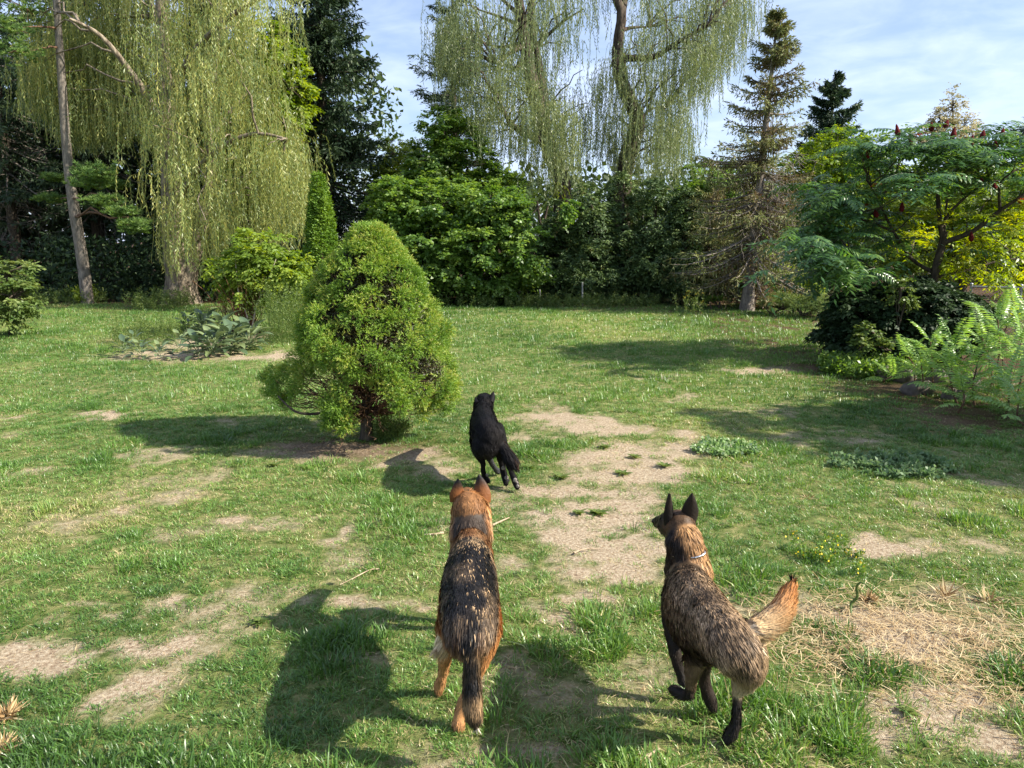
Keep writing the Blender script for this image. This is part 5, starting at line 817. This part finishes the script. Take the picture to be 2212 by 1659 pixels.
def make_dog(label, chains, ears, colour, furlen, nfur, nose, eyes, axis, seed, group=None, dk=False):
    """chains: name -> list of (point, lateral radius, vertical radius)"""
    r = np.random.default_rng(seed); axis = unit(np.array(axis)); right = unit(np.cross(axis, (0, 0, 1.0)))
    SP, SR, SN, ST, SD = [], [], [], [], []; names = list(chains); m_s, m_f = (m_skin_d, m_fur_d) if dk else (m_skin, m_fur)
    for ci, nm in enumerate(names):
        ch = chains[nm]; pts = np.array([c[0] for c in ch]); ra = np.array([c[1:3] for c in ch]); Lp = np.linalg.norm(np.diff(pts, axis=0), axis=1).sum(); n = max(6, int(Lp / (ra.min() * .33)))
        n = min(n, 60); q = smoothpath(np.c_[pts, ra], n); T = unit(np.gradient(q[:, :3], axis=0))
        SP.append(q[:, :3]); SR.append(q[:, 3:5]); SN.append(np.full(n, ci)); ST.append(np.linspace(0, 1, n)); SD.append(T)
    SP = np.concatenate(SP); SR = np.concatenate(SR); SN = np.concatenate(SN); ST = np.concatenate(ST); SD = np.concatenate(SD)
    S = unit(np.cross(SD, np.array((0, 0, 1.0))) + right * .02); flip = (S @ right) < 0; S[flip] *= -1
    vert = abs(SD[:, 2]) > .75; S[vert] = right; U = np.cross(S, SD); U = unit(U); S = np.cross(SD, U); rt = SR.min(1)
    V = SP[:, None] + ICO_V[None, :, 0:1] * (S * SR[:, :1])[:, None] + ICO_V[None, :, 1:2] * (SD * rt[:, None])[:, None] + ICO_V[None, :, 2:3] * (U * SR[:, 1:])[:, None]
    F = ICO_F[None] + (np.arange(len(SP)) * len(ICO_V))[:, None, None]
    chunks = [(V.reshape(-1, 3), F.reshape(-1, 3))]
    EV = []; EARS = []
    for (b, tip, w, face) in ears:            # base centre, tip, width, direction the open side faces
        b = np.array(b); tip = np.array(tip); d = tip - b; s = unit(np.cross(d, face)); f = unit(np.cross(s, d)); rows = []
        prof = [(-.2, .40), (.08, .50), (.35, .46), (.62, .33), (.85, .17), (1.0, .03)]
        for k, (t, wd) in enumerate(prof):
            c = b + d * t; cup = .30 * w * (1 - t)
            rows.append([c + s * (-wd * w) + f * cup, c - f * .004 + s * 0, c + s * (wd * w) + f * cup, c + s * (wd * w * .9) + f * (cup - .011), c - f * .0165, c - s * (wd * w * .9) + f * (cup - .011)])
        R_ = np.array(rows).reshape(-1, 3); Fe = []
        for k in range(len(prof) - 1):
            for j in range(6): a = k * 6 + j; a2 = k * 6 + (j + 1) % 6; Fe.append([a, a2, a2 + 6, a + 6])
        EARS.append((R_, np.array(Fe))); EV.append((b, tip))
    root_loc = np.array((SP[:, 0].mean(), SP[:, 1].mean(), 0.0))
    tmp = build('tmp', chunks, m_skin, link=True); md = tmp.modifiers.new('r', 'REMESH'); md.mode = 'VOXEL'; md.voxel_size = .0075; m2 = tmp.modifiers.new('s', 'SMOOTH'); m2.factor = .5; m2.iterations = 5
    dg = bpy.context.evaluated_depsgraph_get(); ev = tmp.evaluated_get(dg); me = bpy.data.meshes.new_from_object(ev, depsgraph=dg); nv = len(me.vertices); V = np.empty(nv * 3, np.float32); me.vertices.foreach_get('co', V); V = V.reshape(-1, 3).astype(float)
    VN = np.empty(nv * 3, np.float32); me.vertices.foreach_get('normal', VN); VN = VN.reshape(-1, 3).astype(float)
    me.calc_loop_triangles(); TR = np.empty(len(me.loop_triangles) * 3, np.int32); me.loop_triangles.foreach_get('vertices', TR); TR = TR.reshape(-1, 3)
    bpy.data.objects.remove(tmp)
    near_ = np.empty(nv, int); best = np.full(nv, 1e9)
    for i in range(0, len(SP)):
        d = V - SP[i]; q = np.sqrt(((d @ S[i]) / SR[i, 0]) ** 2 + ((d @ SD[i]) / rt[i]) ** 2 + ((d @ U[i]) / SR[i, 1]) ** 2); d = np.abs(q - 0); d = (q - 1) * math.sqrt(SR[i, 0] * SR[i, 1]) + (.028 * (1 - ST[i]) if names[SN[i]].startswith('hind') else 0) + (.01 if names[SN[i]] == 'tail' and ST[i] < .1 else 0); m = d < best; best[m] = d[m]; near_[m] = i
    isear = np.zeros(nv)
    for (b, tip) in EV:
        d = tip - b; t = ((V - b) @ d) / (d @ d); dist = np.linalg.norm(V - b - np.clip(t, 0, 1)[:, None] * d, axis=1); isear = np.maximum(isear, np.where((dist < .055) & (t > .12) & (best > .03), np.clip(t, 0.05, 1), 0))
    info = dict(name=np.array(names)[SN[near_]], t=ST[near_], u=((V - SP[near_]) * U[near_]).sum(1) / SR[near_, 1], s=((V - SP[near_]) * S[near_]).sum(1) / SR[near_, 0], ear=isear, p=V, nb=(V @ axis), N=VN)
    base = colour(info, r)
    for it in range(2):                      # soften the colour borders a little
        acc = np.zeros_like(base); cnt = np.zeros(nv)
        for a, b in ((0, 1), (1, 2), (2, 0)):
            np.add.at(acc, TR[:, a], base[TR[:, b]]); np.add.at(acc, TR[:, b], base[TR[:, a]]); np.add.at(cnt, TR[:, a], 1); np.add.at(cnt, TR[:, b], 1)
        base = .5 * base + .5 * acc / np.maximum(cnt, 1)[:, None]
    root = empty('dog', root_loc, label, 'dog', group)
    body = build('body', [(V, TR, .5)], m_s, root, smooth=True, cols=base * .8)
    for (R_, Fe) in EARS:
        ce = colour(dict(name=np.array(['head'] * 36), t=np.full(36, .2), u=np.full(36, .5), s=np.zeros(36), ear=np.repeat(np.linspace(.05, 1, 6), 6), p=R_, nb=R_[:, 0], N=R_), r)
        eo = build('ear', [(R_, Fe)], m_s, root, smooth=True, cols=ce); sb = eo.modifiers.new('s', 'SUBSURF'); sb.levels = 2; sb.render_levels = 2
    # guard hairs
    a_, b_, c_ = V[TR[:, 0]], V[TR[:, 1]], V[TR[:, 2]]; ar = np.linalg.norm(np.cross(b_ - a_, c_ - a_), axis=1)
    fi = r.choice(len(TR), nfur, p=ar / ar.sum()); u = r.random(nfur); v = r.random(nfur); k = u + v > 1; u[k] = 1 - u[k]; v[k] = 1 - v[k]
    Pp = a_[fi] * (1 - u - v)[:, None] + b_[fi] * u[:, None] + c_[fi] * v[:, None]; vi = TR[fi, 0]; Nn = VN[vi]
    flow = SD[near_[vi]].copy()
    rev = np.isin(SN[near_[vi]], [names.index(n) for n in names if n in ('neck', 'head', 'torso')])     # those chains run tail to head: hair lies backwards
    flow[rev] *= -1; flow[:, 2] -= .35 * rev
    flow = flow - Nn * (flow * Nn).sum(1)[:, None]; flow = unit(flow + rdir(r, nfur) * .12)
    fl = np.array([furlen(n) for n in names])[SN[near_[vi]]] * r.uniform(.6, 1.3, nfur) * np.where(isear[vi] > 0, .35, 1)
    cl = noise3(Pp * 55, 5)[:, None] - .5
    D = unit(flow + Nn * .30 + np.c_[cl, -cl, cl * 0] * .6); Sd = unit(np.cross(D, Nn) + rdir(r, nfur) * .35)
    W = .0017 * r.uniform(.7, 1.5, nfur)[:, None]; B0 = Pp - Nn * .002; mid = B0 + D * fl[:, None] * .55; tipp = B0 + (D + flow * .5 - np.array((0, 0, .25))) * fl[:, None] * .8
    HV = np.stack([B0, mid * .75 + B0 * .25 + Sd * W, tipp, mid * .75 + B0 * .25 - Sd * W], 1).reshape(-1, 3); o = np.arange(nfur)[:, None] * 4
    hc = colour(dict(info, **{k_: info[k_][vi] for k_ in ('name', 't', 'u', 's', 'ear', 'p', 'nb', 'N')}), r, True) * r.uniform(.65, 1.35, (nfur, 1)) * (1 + .8 * cl)
    cols = np.repeat(np.clip(hc, .002, .9), 4, 0); cols[0::4] *= .5
    fur = build('fur', [(HV, o + [[0, 1, 2, 3]])], m_f, root, kind='stuff', cols=cols)
    if nose is not None:
        V_, F_ = ICO_V, ICO_F; build('nose', [(V_ * (.018, .016, .014) + nose, F_)], m_black, root, smooth=True)
    for e in eyes: build('eye', [(ICO_V * .011 + e, ICO_F)], m_eye, root, smooth=True)
    print('dog', nv, 'verts', round(time.time() - T0, 1)); return root
def tor(rows): return [(P(px, py, h) - np.array((0, 0, rv)), w, rv) for (px, py, h, w, rv) in rows]
def leg(rows): return [(P(px, py, h), w, w) for (px, py, h, w) in rows]
def mixc3(a, b, f): return np.asarray(a) * (1 - f)[:, None] + np.asarray(b) * f[:, None]
BLK = np.array((.010, .009, .009))
# --- the saddle-backed dog in the middle
def col_gsd(I, r, hair=False):
    n = len(I['t']); nm = I['name']; t = I['t']; u = I['u']; nz = noise3(I['p'] * 16, 3); nf = noise3(I['p'] * 45, 8)
    tan = mixc3((.34, .135, .040), (.50, .25, .10), nz); c = tan.copy(); blk = np.tile(BLK, (n, 1)); gold = np.tile((.36, .24, .13), (n, 1))
    to = nm == 'torso'; f = np.maximum(sstep(.05, .5, u + (nz - .5) * .5), sstep(.22, .10, t) * sstep(-.9, -.3, u)); f[t > .92] *= .6
    hips = sstep(.25, .0, t) * sstep(.15, .45, np.abs(I['s']) + (nz - .5) * .3); f = f * (1 - hips * .9 * sstep(.02, .10, t))
    sadd = mixc3(BLK, (.10, .07, .045), sstep(.35, .8, nz))
    if hair: k = r.random(n) < (.04 + .42 * sstep(.35, .75, nz) * sstep(.5, .1, np.abs(I['s'] - .3)) * sstep(.1, .3, t) + .38 * sstep(.72, .82, t) * sstep(.97, .90, t)); sadd = np.where(k[:, None], gold * r.uniform(.6, 1.2, (n, 1)), sadd)
    c = np.where(to[:, None], mixc3(c, sadd * 1.0, np.clip(f, 0, 1)) if False else c * (1 - f[:, None]) + sadd * f[:, None], c)
    ne = nm == 'neck'; f = sstep(.25, .7, u + (nz - .5) * .3) * sstep(.75, .45, t) ; side = sstep(.55, .2, u) * sstep(.75, .3, t)
    cn = tan * (1 - f[:, None]) + np.array((.05, .035, .025)) * f[:, None]; cn = cn * (1 - side[:, None] * .7) + np.array((.55, .40, .24)) * side[:, None] * .7
    c = np.where(ne[:, None], cn, c)
    he = nm == 'head'; c = np.where(he[:, None], mixc3((.20, .085, .03), (.34, .17, .07), nz) * (1 - sstep(.5, .9, t))[:, None] + BLK * sstep(.5, .9, t)[:, None], c)
    ta = nm == 'tail'; band = sstep(.6, .68, t) * sstep(.84, .78, t); edge = sstep(.06, .0, t); tip = sstep(.95, .99, t); side2 = sstep(.5, .9, np.abs(I['s']))
    ct = mixc3(BLK, (.30, .19, .10), np.clip(band * .75 + side2 * .3 + (nf - .5) * .3, 0, 1)); ct = mixc3b(ct, (.45, .38, .3), tip); c = np.where(ta[:, None], ct, c)
    lh = np.char.startswith(nm.astype(str), 'hind'); pale = sstep(.2, .5, t); cl_ = tan * (1 - .35 * pale[:, None]) + np.array((.56, .32, .15)) * .35 * pale[:, None]; c = np.where(lh[:, None], cl_, c); fx = sstep(.085, .05, np.abs(I['p'][:, 0] - P(1016, 1340, .5)[0])) * sstep(.36, .43, I['p'][:, 2]) * lh; c = mixc3b(c, (.02, .016, .013), fx)
    ea = I['ear'] > 0; ce = mixc3((.17, .065, .022), BLK, sstep(.35, .75, I['ear'] + (nz - .5) * .4)); c = np.where(ea[:, None], ce, c)
    fl = nm == 'fluff'; c = np.where(fl[:, None], np.array((.62, .48, .30)), c)
    return c
def mixc3b(c, b, f): return c * (1 - f)[:, None] + np.array(b) * f[:, None]
gs_t = [(1017, 1352, .50, .055, .055), (1014, 1335, .55, .088, .072), (1015, 1295, .585, .106, .09), (1013, 1242, .60, .116, .135), (1013, 1195, .615, .116, .165), (1016, 1162, .62, .105, .165), (1018, 1135, .62, .088, .13)]
ch = {'torso': tor(gs_t),
      'neck': [(P(1018, 1150, .54), .095, .115), (P(1017, 1115, .60), .088, .098), (P(1015, 1098, .635), .080, .082)],
      'head': [(P(1014, 1100, .64), .076, .074), (P(1013, 1092, .648), .074, .066), (P(1010, 1092, .63) + np.array((-.01, .10, .0)), .05, .055), (P(1008, 1092, .60) + np.array((-.02, .20, -.02)), .032, .032)],
      'tail': leg([(1017, 1350, .50, .045), (1018, 1385, .475, .038), (1018, 1410, .445, .031), (1019, 1450, .38, .030), (1020, 1500, .30, .033), (1023, 1535, .24, .033), (1026, 1562, .19, .014)]),
      'hind_left': [(P(976, 1325, .46) + (0, .04, 0), .050, .075), (P(966, 1368, .37) + (0, .02, 0), .044, .066), (P(962, 1402, .28), .030, .045)] + leg([(959, 1440, .15, .024), (954, 1466, .08, .021), (950, 1478, .045, .024), (949, 1486, .03, .023)]),
      'hind_right': [(P(1050, 1325, .46) + (0, .04, 0), .052, .078), (P(1055, 1372, .37) + (0, .01, 0), .047, .070), (P(1044, 1420, .28), .031, .045)] + leg([(1015, 1490, .16, .023), (1001, 1520, .10, .026), (993, 1545, .06, .022), (991, 1560, .035, .026), (992, 1566, .025, .024)]),
      'fore_left': leg([(1000, 1180, .40, .06), (985, 1240, .30, .04), (985, 1290, .18, .026), (985, 1330, .07, .022), (985, 1345, .03, .03)]),
      'fore_right': leg([(1035, 1180, .40, .06), (1042, 1220, .32, .04), (1044, 1250, .24, .026), (1044, 1290, .14, .022), (1044, 1300, .1, .028)]),
      'fluff': [(P(968, 1382, .36), .022, .03), (P(955, 1396, .335), .016, .02), (P(944, 1402, .33), .005, .006)]}
hd = np.array((0, 1, 0.0))
make_dog('black and tan shepherd dog running away in the centre, dark tail hanging straight down', ch,
         [(P(1040, 1076, .68), P(1036, 1025, .775), .092, (.15, .95, .2)), (P(990, 1076, .68), P(988, 1034, .768), .082, (-.5, .8, .2))],
         col_gsd, lambda n: {'torso': .023, 'neck': .030, 'tail': .024, 'head': .014, 'hind_left': .015, 'hind_right': .015, 'fluff': .04}.get(n, .013), 75000,
         P(1008, 1092, .58) + np.array((-.02, .235, -.02)), [P(992, 1085, .66) + np.array((0, .09, 0)), P(1030, 1085, .66) + np.array((0, .09, 0))], (0, 1, 0.05), 11)
# --- the sable dog on the right
def col_mal(I, r, hair=False):
    n = len(I['t']); nm = I['name']; t = I['t']; u = I['u']; nz = noise3(I['p'] * 14, 3); nf = noise3(I['p'] * 40, 8)
    c = mixc3((.13, .085, .050), (.30, .20, .115), sstep(.2, .75, nz)); dark = mixc3(BLK, (.10, .07, .05), nz)
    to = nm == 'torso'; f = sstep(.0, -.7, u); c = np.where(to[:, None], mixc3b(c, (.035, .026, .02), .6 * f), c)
    f = sstep(.34, .12, t) * sstep(.1, -.35, u); c = np.where(to[:, None], mixc3b(c, (.50, .38, .24), f * .85), c)
    f = np.maximum(sstep(.35, .0, t) * sstep(.3, .8, u) * .7, sstep(.35, .0, np.abs(I['s'] + .1)) * sstep(.3, .8, u) * .55); c = np.where(to[:, None], mixc3b(c, (.05, .035, .025), f), c); f = sstep(.25, .7, I['s']) * sstep(.15, .3, t); c = np.where(to[:, None], mixc3b(c, (.42, .28, .15), f * .5), c)  # dark rump and spine; right flank lightened, its sunlit side painted into the coat
    f = sstep(.80, .9, t) * sstep(1.0, .93, t); c = np.where(to[:, None], mixc3b(c, (.05, .033, .02), f * .8), c)
    if hair: k = (r.random(n) < .45) & (to | (nm == 'neck')); c = np.where(k[:, None], c * r.uniform(.12, .5, (n, 1)), c * 1.45)
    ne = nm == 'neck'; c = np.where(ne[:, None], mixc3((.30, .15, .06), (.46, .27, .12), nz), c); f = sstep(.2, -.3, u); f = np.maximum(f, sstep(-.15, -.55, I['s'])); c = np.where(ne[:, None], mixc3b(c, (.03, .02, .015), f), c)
    if hair: k = (r.random(n) < .25) & ne; c = np.where(k[:, None], c * .35, c)
    he = nm == 'head'; back = sstep(.25, .0, t); c = np.where(he[:, None], mixc3b(dark * .4, (.28, .15, .07), back * .25), c)
    ta = nm == 'tail'; ct = mixc3((.56, .38, .20), (.42, .17, .050), sstep(.3, .85, t)); ct = mixc3b(ct, (.03, .02, .015), sstep(.24, .08, t) * sstep(-.4, .3, u)); ct = mixc3b(ct, BLK, sstep(.90, .96, t)); c = np.where(ta[:, None], ct, c)
    st = nm.astype(str); lh = np.char.startswith(st, 'hind'); f = sstep(.38, .52, t + (nz - .5) * .1); up = mixc3((.24, .16, .09), (.58, .45, .30), sstep(.15, .4, t) if True else t)
    up = np.where((st == 'hind_left')[:, None], mixc3((.17, .11, .065), (.10, .065, .04), t), up); c = np.where(lh[:, None], mixc3b(up, (.016, .012, .010), f), c)
    lf = np.char.startswith(st, 'fore'); c = np.where(lf[:, None], mixc3(BLK, (.035, .024, .018), nz), c); c = np.where((st == 'belly')[:, None], np.array((.45, .33, .20)), c); c = np.where((st == 'fluff')[:, None], np.array((.62, .55, .46)), c)
    c = np.where((I['ear'] > 0)[:, None], mixc3(BLK, (.03, .022, .018), nz), c); return c
ma_t = [(1600, 1366, .555, .070, .085), (1582, 1340, .60, .088, .082), (1554, 1305, .60, .095, .100), (1522, 1266, .585, .112, .135), (1497, 1230, .57, .105, .145), (1484, 1206, .55, .085, .12)]
hx = unit(np.array((-.22, .93, -.26)))
hc = P(1463, 1136, .655)
ch = {'torso': tor(ma_t),
      'neck': [(P(1487, 1230, .48), .088, .115), (P(1483, 1195, .55), .078, .09), (P(1475, 1160, .62), .070, .074)],
      'head': [(hc + (0.01, 0, 0), .068, .070), (hc + hx * .04, .064, .062), (hc + hx * .10, .044, .050), (hc + hx * .155, .030, .034), (hc + hx * .195, .024, .026)],
      'tail': [(P(1604, 1364, .555), .036, .036), (P(1626, 1362, .55), .036, .038), (P(1655, 1350, .56), .040, .046), (P(1682, 1326, .59), .038, .044), (P(1700, 1290, .635), .028, .033), (P(1711, 1260, .675), .008, .010)],
      'hind_left': [(P(1540, 1365, .46), .060, .095), (P(1510, 1400, .36), .048, .072), (P(1497, 1445, .27), .031, .040)] + leg([(1492, 1478, .19, .022), (1488, 1500, .145, .020), (1474, 1500, .135, .021), (1460, 1492, .14, .023), (1452, 1488, .14, .014)]),
      'hind_right': [(P(1607, 1385, .47), .066, .09), (P(1614, 1425, .38), .062, .085), (P(1607, 1462, .29), .042, .055)] + leg([(1594, 1495, .21, .022), (1592, 1525, .16, .018), (1589, 1560, .10, .019), (1580, 1583, .055, .025), (1571, 1598, .03, .018)]),
      'fore_left': leg([(1460, 1290, .40, .06), (1452, 1330, .33, .045), (1456, 1390, .24, .030), (1463, 1430, .17, .024), (1471, 1458, .12, .021), (1474, 1470, .10, .022)]),
      'fore_right': leg([(1530, 1380, .36, .05), (1524, 1425, .26, .032), (1521, 1455, .19, .024), (1524, 1482, .135, .025), (1533, 1508, .085, .027), (1540, 1528, .05, .020)]),
      'belly': [(P(1548, 1410, .36), .042, .045), (P(1572, 1412, .37), .042, .05), (P(1595, 1400, .41), .045, .055)],
      'fluff': [(P(1500, 1332, .46) + (0, -.05, 0), .024, .024), (P(1487, 1321, .48) + (0, -.06, .01), .014, .014), (P(1480, 1314, .49) + (0, -.06, .02), .005, .005)]}
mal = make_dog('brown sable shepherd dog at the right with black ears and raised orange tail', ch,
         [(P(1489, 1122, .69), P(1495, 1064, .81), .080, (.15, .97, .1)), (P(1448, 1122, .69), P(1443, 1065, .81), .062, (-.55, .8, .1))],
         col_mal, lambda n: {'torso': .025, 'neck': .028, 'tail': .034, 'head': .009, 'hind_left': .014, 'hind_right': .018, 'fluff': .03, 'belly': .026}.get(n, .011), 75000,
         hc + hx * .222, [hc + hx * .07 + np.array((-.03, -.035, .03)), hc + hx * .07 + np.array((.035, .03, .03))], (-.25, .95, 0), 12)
t_ = np.linspace(0, 2 * pi, 33); cc = (P(1484, 1192, .565)); nax = unit(P(1475, 1160, .62) - P(1487, 1230, .48)); ca = unit(np.cross(nax, (1, 0, 0))); cb = np.cross(nax, ca)
rd = np.cos(t_)[:, None] * ca * .064 + np.sin(t_)[:, None] * cb * .079; ring = cc + rd * (.80 + .27 * sstep(.70, .95, unit(rd) @ unit((.45, -.75, .35))))[:, None]
m_chain = plain_mat('steel collar chain', (.62, .62, .62), .25, .5, .9)
build('collar', [c_ for k in range(0, 32) for c_ in [tuple(tube([ring[k], ring[k + 1]], .0045, 5, cap=False)[0])]], m_chain, mal)
# --- the black dog ahead
def col_blk(I, r, hair=False):
    n = len(I['t']); nz = noise3(I['p'] * 12, 3); c = mixc3((.006, .006, .007), (.016, .014, .014), nz)
    br = (I['name'] == 'tail') & (I['s'] > .3); c = np.where(br[:, None], np.array((.035, .018, .012)), c); c = np.where((I['name'] == 'fore_left')[:, None], np.array((.05, .05, .055)), c); return c
bk_t = [(1056, 922, .50, .075, .10), (1054, 910, .555, .10, .14), (1050, 897, .585, .11, .16), (1046, 883, .60, .112, .175), (1044, 872, .60, .105, .165), (1044, 864, .585, .085, .13)]
ch = {'torso': tor(bk_t),
      'neck': [(P(1044, 880, .50), .083, .11), (P(1045, 872, .52), .08, .09), (P(1047, 868, .53), .074, .076)],
      'head': [(P(1047, 868, .53), .074, .074), (P(1047, 867, .52) + np.array((0, .10, -.02)), .05, .055), (P(1047, 867, .50) + np.array((0, .2, -.05)), .03, .03)],
      'tail': [(P(1056, 918, .485), .04, .04), (P(1063, 934, .45), .034, .034), (P(1077, 955, .40), .038, .038), (P(1091, 976, .34), .044, .044), (P(1104, 995, .285), .048, .048), (P(1112, 1006, .25), .025, .025)],
      'hind_left': [(P(1035, 930, .44), .072, .10), (P(1032, 958, .34), .055, .08), (P(1035, 982, .25), .036, .045)] + leg([(1043, 1000, .185, .022), (1044, 1018, .11, .020), (1048, 1032, .05, .023), (1053, 1038, .028, .026)]),
      'fore_left': leg([(1045, 958, .34, .05), (1052, 980, .25, .03), (1062, 1000, .15, .022), (1070, 1013, .07, .021), (1076, 1018, .035, .026)]),
      'fore_right': leg([(1068, 940, .36, .055), (1077, 975, .27, .035), (1083, 998, .19, .026), (1086, 1012, .14, .026), (1090, 1030, .08, .026), (1093, 1044, .035, .022)]),
      'hind_right': [(P(1072, 930, .44), .065, .10), (P(1084, 965, .33), .05, .07), (P(1094, 990, .24), .034, .04)] + leg([(1101, 1008, .17, .023), (1106, 1024, .12, .022), (1112, 1038, .08, .026), (1117, 1052, .04, .022)])}
bd = make_dog('all black dog running ahead beside the small rounded spruce', ch,
         [(P(1062, 864, .565), P(1066, 846, .62), .060, (0, 1, .1)), (P(1031, 868, .56), P(1026, 860, .575), .045, (-.3, .9, .1))],
         col_blk, lambda n: {'torso': .022, 'neck': .024, 'tail': .045, 'head': .01}.get(n, .012), 20000,
         P(1047, 867, .48) + np.array((0, .235, -.06)), [P(1038, 866, .53) + np.array((0, .1, 0)), P(1056, 866, .53) + np.array((0, .1, 0))], (0, 1, 0), 13, dk=True)
for (px, py, h, s) in [(1087, 1011, .15, .015), (1094, 1032, .075, .016), (1098, 1038, .06, .010), (1112.5, 1037, .09, .016), (1116.5, 1043, .065, .012), (1118, 1050, .05, .012), (1052, 1026, .075, .011)]:
    p = P(px, py, h); p = p + unit(np.array((0, 0, CAM_H)) - p) * .020
    build('paw_pad', [(ICO_V * (s, s * .55, s * 1.1) + p, ICO_F)], m_pad, bd, smooth=True)
import sys
def sub(fn, pairs):
    s=open(fn).read()
    for a,b in pairs:
        if s.count(a)!=1: print('!!',fn,s.count(a),a[:70])
        s=s.replace(a,b)
    open(fn,'w').write(s)
